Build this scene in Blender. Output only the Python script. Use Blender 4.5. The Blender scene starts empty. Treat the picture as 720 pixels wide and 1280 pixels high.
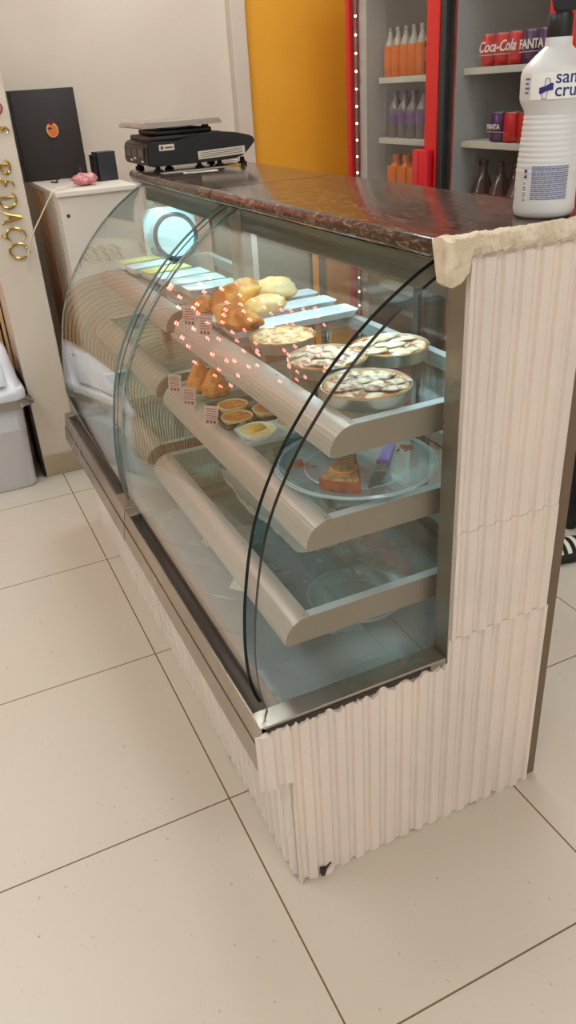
import bpy, bmesh, math, random
from mathutils import Vector, Matrix, noise
PI=math.pi
sc=bpy.context.scene
COL=sc.collection
random.seed(7)

# ------------------------------------------------------------------ materials
def new_mat(name):
    m=bpy.data.materials.new(name); m.use_nodes=True
    nt=m.node_tree; nt.nodes.clear()
    out=nt.nodes.new('ShaderNodeOutputMaterial')
    return m,nt,out
def N(nt,t,**kw):
    n=nt.nodes.new(t)
    for k,v in kw.items():
        if k in n.inputs.keys(): n.inputs[k].default_value=v
        else: setattr(n,k,v)
    return n
def c4(c): return (c[0],c[1],c[2],1)
def srgb(r,g,b):
    f=lambda v:(v/255/12.92) if v/255<=.04045 else ((v/255+.055)/1.055)**2.4
    return (f(r),f(g),f(b))
def pbr(name,col,rough=.5,metal=0,col2=None,scale=20,bump=0,bscale=60,spec=.5,trans=0,emit=None,estr=0,detail=4,coat=0,stretch=None,lo=.35,hi=.65,sss=0,rvar=0,alpha=None):
    m,nt,out=new_mat(name)
    b=N(nt,'ShaderNodeBsdfPrincipled'); L=nt.links.new
    b.inputs['Base Color'].default_value=c4(col); b.inputs['Roughness'].default_value=rough
    b.inputs['Metallic'].default_value=metal; b.inputs['Specular IOR Level'].default_value=spec
    b.inputs['Coat Weight'].default_value=coat
    if trans: b.inputs['Transmission Weight'].default_value=trans
    if sss:
        b.inputs['Subsurface Weight'].default_value=sss; b.inputs['Subsurface Radius'].default_value=(.01,.006,.004); b.inputs['Subsurface Scale'].default_value=.5
    if emit: b.inputs['Emission Color'].default_value=c4(emit); b.inputs['Emission Strength'].default_value=estr
    tc=N(nt,'ShaderNodeTexCoord'); vec=tc.outputs['Object']
    if stretch:
        mp=N(nt,'ShaderNodeMapping'); mp.inputs['Scale'].default_value=stretch; L(vec,mp.inputs['Vector']); vec=mp.outputs[0]
    if col2 or rvar:
        nz=N(nt,'ShaderNodeTexNoise'); nz.inputs['Scale'].default_value=scale; nz.inputs['Detail'].default_value=detail
        L(vec,nz.inputs['Vector'])
        rp=N(nt,'ShaderNodeMapRange'); rp.inputs['From Min'].default_value=lo; rp.inputs['From Max'].default_value=hi; L(nz.outputs['Fac'],rp.inputs['Value'])
        if col2:
            mx=N(nt,'ShaderNodeMixRGB'); mx.inputs['Color1'].default_value=c4(col); mx.inputs['Color2'].default_value=c4(col2)
            L(rp.outputs[0],mx.inputs['Fac']); L(mx.outputs[0],b.inputs['Base Color'])
        if rvar:
            r2=N(nt,'ShaderNodeMapRange'); r2.inputs['To Min'].default_value=max(0,rough-rvar); r2.inputs['To Max'].default_value=rough+rvar
            L(rp.outputs[0],r2.inputs['Value']); L(r2.outputs[0],b.inputs['Roughness'])
    if bump:
        n2=N(nt,'ShaderNodeTexNoise'); n2.inputs['Scale'].default_value=bscale; n2.inputs['Detail'].default_value=3; L(vec,n2.inputs['Vector'])
        bp=N(nt,'ShaderNodeBump'); bp.inputs['Strength'].default_value=bump; bp.inputs['Distance'].default_value=.002
        L(n2.outputs['Fac'],bp.inputs['Height']); L(bp.outputs[0],b.inputs['Normal'])
    L(b.outputs[0],out.inputs[0])
    return m
def glass_mat(name,tint,gloss=1.0,rough=0.0,ior=1.5,haze=0,hazecol=(1,1,1)):
    # clear pane: fresnel mix of see-through and mirror, same for every ray
    m,nt,out=new_mat(name); L=nt.links.new
    tr=N(nt,'ShaderNodeBsdfTransparent'); tr.inputs[0].default_value=c4(tint)
    gl=N(nt,'ShaderNodeBsdfGlossy'); gl.inputs['Roughness'].default_value=rough; gl.inputs[0].default_value=(gloss,gloss,gloss,1)
    geo=N(nt,'ShaderNodeNewGeometry')
    mr=N(nt,'ShaderNodeMapRange'); mr.inputs['To Min'].default_value=ior; mr.inputs['To Max'].default_value=1/ior
    L(geo.outputs['Backfacing'],mr.inputs['Value'])
    fr=N(nt,'ShaderNodeFresnel'); L(mr.outputs[0],fr.inputs['IOR'])
    mx=N(nt,'ShaderNodeMixShader'); L(fr.outputs[0],mx.inputs[0]); L(tr.outputs[0],mx.inputs[1]); L(gl.outputs[0],mx.inputs[2])
    last=mx
    if haze:
        df=N(nt,'ShaderNodeBsdfDiffuse'); df.inputs[0].default_value=c4(hazecol)
        m2=N(nt,'ShaderNodeMixShader'); m2.inputs[0].default_value=haze
        L(mx.outputs[0],m2.inputs[1]); L(df.outputs[0],m2.inputs[2]); last=m2
    L(last.outputs[0],out.inputs[0])
    return m
def emit_mat(name,col,s):
    m,nt,out=new_mat(name); e=N(nt,'ShaderNodeEmission'); e.inputs[0].default_value=c4(col); e.inputs[1].default_value=s
    nt.links.new(e.outputs[0],out.inputs[0]); return m

def floor_mat():
    m,nt,out=new_mat('floor_tiles'); L=nt.links.new
    b=N(nt,'ShaderNodeBsdfPrincipled'); tc=N(nt,'ShaderNodeTexCoord'); sx=N(nt,'ShaderNodeSeparateXYZ'); L(tc.outputs['Object'],sx.inputs[0])
    def line(o):
        a=N(nt,'ShaderNodeMath',operation='MULTIPLY_ADD'); a.inputs[1].default_value=1/.6; a.inputs[2].default_value=.5; L(o,a.inputs[0])
        f=N(nt,'ShaderNodeMath',operation='FRACT'); L(a.outputs[0],f.inputs[0])
        s=N(nt,'ShaderNodeMath',operation='SUBTRACT'); s.inputs[1].default_value=.5; L(f.outputs[0],s.inputs[0])
        ab=N(nt,'ShaderNodeMath',operation='ABSOLUTE'); L(s.outputs[0],ab.inputs[0])
        lt=N(nt,'ShaderNodeMath',operation='LESS_THAN'); lt.inputs[1].default_value=.0019/.6; L(ab.outputs[0],lt.inputs[0]); return lt
    l1=line(sx.outputs[0]); l2=line(sx.outputs[1])
    mxm=N(nt,'ShaderNodeMath',operation='MAXIMUM'); L(l1.outputs[0],mxm.inputs[0]); L(l2.outputs[0],mxm.inputs[1])
    nz=N(nt,'ShaderNodeTexNoise'); nz.inputs['Scale'].default_value=2.2; nz.inputs['Detail'].default_value=6; L(tc.outputs['Object'],nz.inputs['Vector'])
    cr=N(nt,'ShaderNodeMixRGB'); cr.inputs['Color1'].default_value=c4(srgb(200,188,170)); cr.inputs['Color2'].default_value=c4(srgb(208,197,181)); L(nz.outputs['Fac'],cr.inputs['Fac'])
    # specks of wear
    vz=N(nt,'ShaderNodeTexNoise'); vz.inputs['Scale'].default_value=70; vz.inputs['Detail'].default_value=2; L(tc.outputs['Object'],vz.inputs['Vector'])
    mr=N(nt,'ShaderNodeMapRange'); mr.inputs['From Min'].default_value=.70; mr.inputs['From Max'].default_value=.78; L(vz.outputs['Fac'],mr.inputs['Value'])
    c2=N(nt,'ShaderNodeMixRGB'); c2.inputs['Color2'].default_value=c4(srgb(150,135,112)); L(mr.outputs[0],c2.inputs['Fac']); L(cr.outputs[0],c2.inputs['Color1'])
    c3=N(nt,'ShaderNodeMixRGB'); c3.inputs['Color2'].default_value=c4(srgb(118,90,62)); L(mxm.outputs[0],c3.inputs['Fac']); L(c2.outputs[0],c3.inputs['Color1'])
    L(c3.outputs[0],b.inputs['Base Color'])
    r=N(nt,'ShaderNodeMapRange'); r.inputs['To Min'].default_value=.38; r.inputs['To Max'].default_value=.8; L(mxm.outputs[0],r.inputs['Value']); L(r.outputs[0],b.inputs['Roughness'])
    bp=N(nt,'ShaderNodeBump'); bp.invert=True; bp.inputs['Strength'].default_value=.5; bp.inputs['Distance'].default_value=.002; L(mxm.outputs[0],bp.inputs['Height']); L(bp.outputs[0],b.inputs['Normal'])
    L(b.outputs[0],out.inputs[0]); return m
def granite_mat():
    m,nt,out=new_mat('dark_granite'); L=nt.links.new
    b=N(nt,'ShaderNodeBsdfPrincipled'); tc=N(nt,'ShaderNodeTexCoord')
    mp=N(nt,'ShaderNodeMapping'); mp.inputs['Scale'].default_value=(40,11,30); mp.inputs['Rotation'].default_value=(0,0,.75); L(tc.outputs['Object'],mp.inputs[0])
    nz=N(nt,'ShaderNodeTexNoise'); nz.inputs['Scale'].default_value=3.2; nz.inputs['Detail'].default_value=7; nz.inputs['Distortion'].default_value=1.2; L(mp.outputs[0],nz.inputs['Vector'])
    cr=N(nt,'ShaderNodeValToRGB'); e=cr.color_ramp.elements
    e[0].position=.36; e[0].color=c4(srgb(34,26,23)); e[1].position=.56; e[1].color=c4(srgb(82,64,54))
    x=e.new(.66); x.color=c4(srgb(128,106,92))
    L(nz.outputs['Fac'],cr.inputs[0]); L(cr.outputs[0],b.inputs['Base Color'])
    b.inputs['Roughness'].default_value=.13; b.inputs['Specular IOR Level'].default_value=.6
    bp=N(nt,'ShaderNodeBump'); bp.inputs['Strength'].default_value=.22; bp.inputs['Distance'].default_value=.001; L(nz.outputs['Fac'],bp.inputs['Height']); L(bp.outputs[0],b.inputs['Normal'])
    L(b.outputs[0],out.inputs[0]); return m
def wood_mat(name,a,bc,sc_=(1,1,1),rough=.5):
    m,nt,out=new_mat(name); L=nt.links.new
    b=N(nt,'ShaderNodeBsdfPrincipled'); tc=N(nt,'ShaderNodeTexCoord'); mp=N(nt,'ShaderNodeMapping'); mp.inputs['Scale'].default_value=sc_; L(tc.outputs['Object'],mp.inputs[0])
    nz=N(nt,'ShaderNodeTexNoise'); nz.inputs['Scale'].default_value=5; nz.inputs['Detail'].default_value=6; nz.inputs['Distortion'].default_value=.6; L(mp.outputs[0],nz.inputs['Vector'])
    mx=N(nt,'ShaderNodeValToRGB'); e=mx.color_ramp.elements; e[0].position=.35; e[0].color=c4(a); e[1].position=.65; e[1].color=c4(bc)
    L(nz.outputs['Fac'],mx.inputs[0]); L(mx.outputs[0],b.inputs['Base Color']); b.inputs['Roughness'].default_value=rough
    L(b.outputs[0],out.inputs[0]); return m

M={}
M['floor']=floor_mat(); M['granite']=granite_mat()
M['cream']=pbr('cream_wall_paint',srgb(218,204,186),.55,col2=srgb(213,198,180),scale=3)
M['cream2']=pbr('cream_trim_paint',srgb(212,198,182),.5,col2=srgb(205,190,172),scale=4)
M['orange']=pbr('orange_wall_paint',srgb(238,170,46),.6,col2=srgb(232,162,38),scale=2)
M['baseb']=pbr('baseboard_ceramic',srgb(176,160,132),.4)
M['ceiling']=pbr('white_ceiling',srgb(225,218,205),.7)
M['clad']=pbr('white_ribbed_cladding',srgb(228,212,198),.38,col2=srgb(218,203,192),scale=6,rvar=.06,stretch=(1,1,.5))
M['cladfront']=pbr('white_ribbed_cladding_front',srgb(232,224,214),.4,col2=srgb(222,213,203),scale=6)
M['plaster']=pbr('rough_mortar',srgb(228,212,188),.9,col2=srgb(204,184,156),scale=40,bump=1,bscale=90)
M['steel']=pbr('brushed_steel',srgb(176,166,154),.30,metal=.9,col2=srgb(166,155,143),scale=5,rvar=.03)
M['steeldark']=pbr('dull_dark_steel',srgb(150,138,130),.34,metal=.7,col2=srgb(140,126,118),scale=6,rvar=.03)
M['deck']=pbr('case_floor_steel',srgb(180,190,194),.24,metal=.5,col2=srgb(166,176,182),scale=5,rvar=.06)
M['header']=pbr('grey_painted_steel',srgb(112,110,100),.35,metal=.35)
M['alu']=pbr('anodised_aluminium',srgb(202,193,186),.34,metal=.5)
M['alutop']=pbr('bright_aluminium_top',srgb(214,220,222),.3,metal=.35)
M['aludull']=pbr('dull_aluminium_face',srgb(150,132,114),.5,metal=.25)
M['glass']=glass_mat('case_glass',(.965,.985,.975),1.0)
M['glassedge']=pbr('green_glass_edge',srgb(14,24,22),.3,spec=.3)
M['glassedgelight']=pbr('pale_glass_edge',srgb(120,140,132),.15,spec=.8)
M['shelfglass']=glass_mat('shelf_glass',(.86,.92,.91),1.0)
M['doorglass']=glass_mat('rear_door_glass',(.88,.90,.88),1.0)
M['fridgeglass']=glass_mat('fridge_glass',(.96,.96,.95),.5)
M['clearplastic']=glass_mat('clear_plastic',(.90,.95,.95),1.0,.05,haze=.13,hazecol=(.85,.95,.97))
M['film']=glass_mat('crumpled_film',(.9,.92,.91),1.0,.12,haze=.85,hazecol=(.86,.87,.83))
M['black']=pbr('black_plastic',srgb(15,14,14),.42)
M['blackmatte']=pbr('black_leatherette',srgb(42,34,32),.6,bump=.4,bscale=120)
M['blackbox']=pbr('black_box_card',srgb(40,42,48),.4)
M['rubber']=pbr('rubber',srgb(22,22,22),.8)
M['darkframe']=pbr('dark_frame',srgb(40,42,42),.4)
M['white']=pbr('white_laminate',srgb(226,214,200),.45)
M['whitepl']=pbr('white_plastic',srgb(208,207,210),.4)
M['whitepl2']=pbr('white_plastic_rim',srgb(218,217,220),.35)
M['bag']=pbr('plastic_bag_film',srgb(226,220,208),.5,bump=.4,bscale=40)
M['ceramic']=pbr('white_melamine',srgb(222,232,236),.25)
M['tin']=pbr('pie_tin',srgb(190,185,172),.28,metal=.85)
M['gold']=pbr('gold_acrylic',srgb(196,160,70),.22,metal=.85)
M['redletter']=pbr('red_acrylic',srgb(150,40,30),.3)
M['red']=pbr('red_enamel',srgb(200,28,24),.3)
M['redbar']=pbr('red_plastic',srgb(196,26,34),.35)
M['fridgein']=pbr('fridge_liner',srgb(196,188,178),.5)
M['fridgein2']=pbr('fridge_liner_grey',srgb(186,186,188),.5)
M['shelfwhite']=pbr('fridge_shelf',srgb(214,206,188),.45)
M['woodstrip']=wood_mat('brown_veneer',srgb(214,160,120),srgb(236,188,148),(14,14,1))
M['woodslat']=wood_mat('oak_slat',srgb(196,156,106),srgb(222,186,136),(20,20,1.2))
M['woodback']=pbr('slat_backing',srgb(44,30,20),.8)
M['pastry']=pbr('golden_pastry',srgb(196,112,34),.4,col2=srgb(230,172,84),scale=24,bump=1,bscale=90,spec=.5,lo=.4,hi=.6)
M['pastrypale']=pbr('pale_pastry',srgb(226,178,104),.5,col2=srgb(240,212,158),scale=22,bump=.5,bscale=120)
M['coxinha']=pbr('fried_crumb',srgb(202,108,26),.6,col2=srgb(226,146,58),scale=70,bump=1,bscale=160,lo=.4,hi=.6)
M['sausage']=pbr('sausage_end',srgb(110,40,24),.4)
M['pieA']=pbr('coconut_pie_top',srgb(232,206,158),.6,col2=srgb(190,130,62),scale=55,bump=1,bscale=130,lo=.45,hi=.65)
M['pieB']=pbr('banana_pie_top',srgb(226,208,182),.6,col2=srgb(150,84,44),scale=42,bump=1,bscale=130,lo=.45,hi=.6)
M['crust']=pbr('pie_crust',srgb(216,160,92),.6,col2=srgb(188,124,60),scale=50,bump=.5)
M['slice']=pbr('sugared_banana',srgb(222,204,180),.6,col2=srgb(122,74,50),scale=60,bump=.6,bscale=160,lo=.42,hi=.62)
M['sliceW']=pbr('sugared_apple',srgb(236,226,206),.6,col2=srgb(206,176,130),scale=50,bump=.5)
M['tart']=pbr('baked_tart',srgb(190,106,42),.4,col2=srgb(222,152,70),scale=50,bump=.6)
M['tartcup']=pbr('tart_cup',srgb(226,200,150),.6,col2=srgb(206,168,112),scale=30)
M['paper']=pbr('paper_cup',srgb(232,228,214),.7)
M['custard']=pbr('custard',srgb(236,196,98),.3,col2=srgb(222,150,50),scale=40)
M['cream_top']=pbr('creamy_top',srgb(238,222,170),.4,col2=srgb(226,186,100),scale=50,bump=.5)
M['cake']=pbr('brown_cake',srgb(178,92,36),.65,col2=srgb(130,58,22),scale=50,bump=.8,bscale=160)
M['caketop']=pbr('sugared_cake_top',srgb(206,170,110),.6,col2=srgb(160,106,54),scale=140,bump=.8,bscale=260)
M['orangering']=pbr('candied_orange',srgb(214,134,44),.3)
M['purple']=pbr('purple_handle',srgb(150,120,190),.35)
M['blade']=pbr('knife_blade',srgb(150,150,150),.2,metal=.95)
M['tag']=pbr('price_card',srgb(232,206,202),.5)
M['tagred']=pbr('price_print',srgb(190,70,80),.5)
M['tagdark']=pbr('price_print_dark',srgb(150,60,64),.5)
M['acryl']=glass_mat('acrylic_holder',(.93,.94,.93),1.0,.05,haze=.6,hazecol=(.85,.83,.79))
M['platedark']=pbr('ring_dark',srgb(46,56,64),.3)
M['yellowgreen']=pbr('green_yellow_box',srgb(196,204,116),.5,col2=srgb(226,206,120),scale=30)
M['foil']=pbr('pink_wrapper',srgb(222,170,160),.3,col2=srgb(190,90,110),scale=45,bump=.5)
M['bottlew']=pbr('milky_bottle',srgb(216,214,212),.35,sss=.3)
M['navy']=pbr('navy_print',srgb(34,36,110),.5)
M['greyprint']=pbr('grey_blue_print',srgb(92,98,150),.6)
M['palegrey']=pbr('pale_print',srgb(190,186,178),.6)
M['labelwhite']=pbr('label_white',srgb(236,234,230),.5)
M['can']=pbr('red_can',srgb(196,34,32),.3,metal=.3)
M['canp']=pbr('purple_can',srgb(84,44,92),.3,metal=.3)
M['cand']=pbr('dark_green_can',srgb(60,70,62),.3,metal=.3)
M['cantop']=pbr('can_lid',srgb(190,186,180),.3,metal=.9)
M['printw']=pbr('white_print',srgb(238,226,216),.5)
M['osoda']=pbr('orange_soda',srgb(226,112,0),.35,coat=0)
M['cola']=pbr('cola',srgb(58,26,18),.15,coat=.5)
M['colalabel']=pbr('red_label',srgb(170,40,34),.4)
M['psoda']=pbr('grape_soda',srgb(96,66,96),.2,coat=.5)
M['plabel']=pbr('purple_label',srgb(120,84,130),.5)
M['clearb']=pbr('greyish_bottle',srgb(120,108,108),.2,coat=.5)
M['neck']=pbr('pale_bottle_neck',srgb(172,156,140),.2,coat=.4)
M['ocap']=pbr('orange_cap',srgb(228,130,30),.4)
M['sole']=pbr('white_stripe',srgb(226,220,206),.6)
M['brownboard']=pbr('brown_back_board',srgb(112,92,72),.6)
M['paperflyer']=pbr('flyer_paper',srgb(206,200,190),.6)
M['flyery']=pbr('flyer_yellow',srgb(230,180,60),.6)
M['flyerr']=pbr('flyer_red',srgb(150,60,60),.6)
M['cable']=pbr('white_cable',srgb(218,206,190),.5)
M['cableg']=pbr('grey_wire',srgb(120,118,112),.4)
M['shutter']=pbr('shutter_slats',srgb(196,192,180),.4,metal=.2)
M['display']=pbr('display_window',srgb(52,26,24),.2,col2=srgb(70,40,30),scale=60)
M['stickerw']=pbr('sticker_white',srgb(214,204,184),.5)
M['inkd']=pbr('sticker_ink',srgb(70,64,60),.6)
M['orangelogo']=pbr('orange_logo',srgb(214,110,50),.4)
M['yellowlogo']=pbr('yellow_logo',srgb(226,166,90),.4)
M['darklogo']=pbr('dark_logo',srgb(80,26,30),.5)
M['chip']=pbr('dark_gap',srgb(60,50,40),.9)
M['led']=emit_mat('led_lens',(1,.86,.8),9)
M['tube']=emit_mat('case_tube',(.64,.93,1.0),36)
M['tube2']=emit_mat('case_tube_bright',(.52,.95,1.0),48)
M['lamp']=emit_mat('ceiling_panel',(.89,.97,1.0),16.8)
M['fridgelamp']=emit_mat('fridge_tube',(1.0,.9,.8),3.0)

# ------------------------------------------------------------------ mesh helpers
def link(o,parent=None):
    COL.objects.link(o)
    if parent: o.parent=parent
    return o
def obj(name,bm,mats,parent=None,smooth=False,loc=None):
    bmesh.ops.recalc_face_normals(bm,faces=bm.faces)
    me=bpy.data.meshes.new(name)
    if smooth:
        for f in bm.faces: f.smooth=True
    if loc is not None: bmesh.ops.translate(bm,verts=bm.verts,vec=-Vector(loc))
    bm.to_mesh(me); bm.free()
    for m in (mats if isinstance(mats,(list,tuple)) else [mats]): me.materials.append(m)
    if smooth and smooth!='all':
        try: me.set_sharp_from_angle(angle=math.radians(40))
        except Exception: pass
    o=bpy.data.objects.new(name,me)
    if loc is not None and parent is None: o.location=loc
    link(o,parent)
    return o
def root(name,label,cat,loc=(0,0,0),group=None,rz=0):
    e=bpy.data.objects.new(name,None); e.empty_display_size=.05; COL.objects.link(e); e.location=loc; e.rotation_euler=(0,0,rz)
    e['label']=label; e['category']=cat
    if group: e['group']=group
    return e
def tag(o,label,cat,group=None):
    o['label']=label; o['category']=cat
    if group: o['group']=group
    return o
def struct(name,bm,m,**k):
    o=obj(name,bm,m,**k); o['kind']='structure'; return o
def nb(): return bmesh.new()
def box(bm,x0,x1,y0,y1,z0,z1,bev=0,mi=0,seg=2,mat=None):
    r=bmesh.ops.create_cube(bm,size=1); vs=r['verts']
    T=Matrix.Translation(((x0+x1)/2,(y0+y1)/2,(z0+z1)/2))@Matrix.Diagonal((x1-x0,y1-y0,z1-z0,1))
    bmesh.ops.transform(bm,matrix=T,verts=vs)
    fs=list({f for v in vs for f in v.link_faces})
    for f in fs: f.material_index=mi
    if bev:
        es=list({e for v in vs for e in v.link_edges})
        r=bmesh.ops.bevel(bm,geom=es,offset=bev,segments=seg,affect='EDGES',profile=.5,clamp_overlap=True)
        for f in r['faces']: f.material_index=mi
        vs=list({v for f in r['faces'] for v in f.verts}|{v for v in vs if v.is_valid})
    if mat is not None:
        allv=set(vs); stack=list(allv)
        while stack:
            v=stack.pop()
            for e in v.link_edges:
                w=e.other_vert(v)
                if w not in allv: allv.add(w); stack.append(w)
        bmesh.ops.transform(bm,matrix=mat,verts=list(allv))
    return vs
def lathe(bm,prof,c=(0,0,0),seg=24,mi=0,mat=None,fx=None,closed=False):
    rings=[]
    for r,z in prof:
        if r<=1e-6: rings.append([bm.verts.new((c[0],c[1],c[2]+z))])
        else:
            ring=[]
            for k in range(seg):
                a=2*PI*k/seg; rr=r*(fx(a,z) if fx else 1)
                ring.append(bm.verts.new((c[0]+rr*math.cos(a),c[1]+rr*math.sin(a),c[2]+z)))
            rings.append(ring)
    pairs=list(zip(rings[:-1],rings[1:]))
    if closed: pairs.append((rings[-1],rings[0]))
    for A,B in pairs:
        for k in range(seg):
            k2=(k+1)%seg
            if len(A)==1 and len(B)==1: continue
            try:
                if len(A)==1: f=bm.faces.new((A[0],B[k],B[k2]))
                elif len(B)==1: f=bm.faces.new((A[k],A[k2],B[0]))
                else: f=bm.faces.new((A[k],A[k2],B[k2],B[k]))
                f.material_index=mi
            except ValueError: pass
    vs=[v for r in rings for v in r]
    if mat is not None: bmesh.ops.transform(bm,matrix=mat,verts=vs)
    return vs
def tube(bm,pts,r,seg=8,mi=0,taper=None,cap=True):
    pts=[Vector(p) for p in pts]; rings=[]; up=Vector((0,0,1)); prev=None
    for i,p in enumerate(pts):
        t=(pts[min(i+1,len(pts)-1)]-pts[max(i-1,0)]).normalized()
        if prev is None:
            a=t.cross(up) if abs(t.dot(up))<.95 else t.cross(Vector((1,0,0)))
        else: a=prev-t*prev.dot(t)
        a.normalize(); prev=a; b=t.cross(a)
        rr=r*(taper[i] if taper else 1)
        rings.append([bm.verts.new(p+a*rr*math.cos(2*PI*k/seg)+b*rr*math.sin(2*PI*k/seg)) for k in range(seg)])
    for A,B in zip(rings[:-1],rings[1:]):
        for k in range(seg):
            f=bm.faces.new((A[k],A[(k+1)%seg],B[(k+1)%seg],B[k])); f.material_index=mi
    if cap:
        for R in (rings[0],rings[-1]):
            f=bm.faces.new(R); f.material_index=mi
def smoothpath(pts,n=8):
    pts=[Vector(p) for p in pts]; out=[]
    for i in range(len(pts)-1):
        p0=pts[max(i-1,0)];p1=pts[i];p2=pts[i+1];p3=pts[min(i+2,len(pts)-1)]
        for k in range(n):
            t=k/n
            out.append(.5*((2*p1)+(-p0+p2)*t+(2*p0-5*p1+4*p2-p3)*t*t+(-p0+3*p1-3*p2+p3)*t*t*t))
    out.append(pts[-1]); return out
def prism(bm,poly,axis,a,b,mi=0,side_mi=None):
    # poly in the two other axes, extruded along axis from a to b
    def P(u,v,w):
        return {'y':(u,w,v),'x':(w,u,v),'z':(u,v,w)}[axis]
    A=[bm.verts.new(P(u,v,a)) for u,v in poly]; B=[bm.verts.new(P(u,v,b)) for u,v in poly]
    n=len(poly)
    f1=bm.faces.new(A); f2=bm.faces.new(B[::-1]); f1.material_index=f2.material_index=mi
    for i in range(n):
        f=bm.faces.new((A[i],A[(i+1)%n],B[(i+1)%n],B[i])); f.material_index=mi if side_mi is None else side_mi
    return A+B
def blob(bm,c,r,sc_=(1,1,1),rot=None,n=.15,f=3,seed=0,u=20,v=14,mi=0,flat=None):
    res=bmesh.ops.create_uvsphere(bm,u_segments=u,v_segments=v,radius=1)
    R=rot or Matrix.Identity(3)
    for w in res['verts']:
        d=w.co.normalized(); k=1+n*noise.noise(d*f*.6+Vector((seed*3.1,seed*1.7,0)))
        p=Vector((d.x*sc_[0],d.y*sc_[1],d.z*sc_[2]))*r*k
        p=R@p
        if flat is not None and p.z<flat: p.z=flat+(p.z-flat)*.15
        w.co=p+Vector(c)
    for fa in {fc for w in res['verts'] for fc in w.link_faces}: fa.material_index=mi
def rotz(a): return Matrix.Rotation(a,3,'Z')
def text_mesh(body,size,shear=0,extrude=.0004,bold=0,align='CENTER'):
    cu=bpy.data.curves.new('t','FONT'); cu.body=body; cu.size=size; cu.shear=shear; cu.extrude=extrude; cu.align_x=align; cu.offset=bold
    cu.resolution_u=4
    o=bpy.data.objects.new('t',cu); COL.objects.link(o)
    dg=bpy.context.evaluated_depsgraph_get()
    me=bpy.data.meshes.new_from_object(o.evaluated_get(dg)); bpy.data.objects.remove(o); bpy.data.curves.remove(cu)
    bm=bmesh.new(); bm.from_mesh(me); bpy.data.meshes.remove(me)
    return bm
def merge(dst,src,fn,mi=0):
    m={}
    for v in src.verts: m[v]=dst.verts.new(fn(v.co))
    for f in src.faces:
        try: g=dst.faces.new([m[v] for v in f.verts]); g.material_index=mi
        except ValueError: pass
    src.free()
def subdiv_x(bm,w):
    # cut long faces so a wrapped label follows the curve
    xs=[v.co.x for v in bm.verts]
    if not xs: return
    x=min(xs)
    while x<max(xs):
        x+=w
        bmesh.ops.bisect_plane(bm,geom=bm.verts[:]+bm.edges[:]+bm.faces[:],plane_co=(x,0,0),plane_no=(1,0,0))
def copy_tree(o,parent=None,loc=None,label=None,group=None,rz=None):
    c=o.copy(); COL.objects.link(c)
    if parent is not None: c.parent=parent
    if loc is not None: c.location=loc
    if rz is not None: c.rotation_euler=(0,0,rz)
    if label: c['label']=label
    if group: c['group']=group
    for ch in list(o.children): copy_tree(ch,c)
    return c

# ------------------------------------------------------------------ the room
b=nb(); box(b,-3.2,2.4,-5.0,5.2,-.05,0); struct('floor',b,M['floor'])
b=nb(); box(b,-3.2,2.4,-5.0,5.2,2.9,2.95); struct('ceiling',b,M['ceiling'])
b=nb(); box(b,.0915,1.235,2.62,2.75,0,2.9); struct('wall_back',b,M['cream'])
b=nb(); box(b,1.235,2.3,2.60,2.75,0,2.9); struct('wall_right_back',b,M['orange'])
b=nb(); box(b,1.19,1.262,2.555,2.62,0,2.9,.004); struct('trim_1',b,M['cream2'])
b=nb(); box(b,2.25,2.4,-5.0,2.62,0,2.9); struct('wall_right',b,M['cream'])
b=nb(); box(b,-.068,.0915,2.03,5.0,0,2.9,.004); struct('wall_partition',b,M['cream'])
b=nb(); box(b,-.068,.0935,2.022,2.018,0,.088,.002); struct('baseboard_partition',b,M['baseb'])
b=nb(); box(b,-3.0,-.0685,2.335,2.45,0,2.9); struct('wall_left_back',b,M['cream'])
b=nb(); box(b,-3.2,-3.0,-5.0,5.0,0,2.9); struct('wall_left',b,M['cream'])
b=nb(); box(b,-.078,-.0685,2.035,2.28,0,.42); struct('dark_strip',b,M['woodback'])  # added dark brown strip over the lower left side of the partition
# oak slats covering the wall left of the partition; the curved glass mirrors them
b=nb()
for i in range(128):
    x=-.074-i*.0225
    box(b,x-.0135,x,2.305,2.322,.0,2.6)
box(b,-2.98,-.0700,2.3222,2.334,0,2.6,mi=1)
tag(obj('slat_panel',b,[M['woodslat'],M['woodback']]),'panel of narrow vertical oak slats behind the white bin, at the left edge','wall panel')

# ceiling lamps
def ceil_lamp(x,y,lab):
    t=root('ceiling_light',lab,'ceiling light',(x,y,2.9),'ceiling panels over the shop')
    b=nb(); box(b,-.33,.33,-.33,.33,-.035,0,.004); o=obj('frame',b,M['whitepl'],t)
    b=nb(); box(b,-.3,.3,-.3,.3,-.04,-.0352); obj('diffuser',b,M['lamp'],t)
for x,y in ((-1.6,-1.6),(-1.6,.4),(-1.3,1.5),(.5,-1.9),(1.05,.35),(.7,1.7)): ceil_lamp(x,y,'square ceiling light panel over the shop, above the picture')

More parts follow.
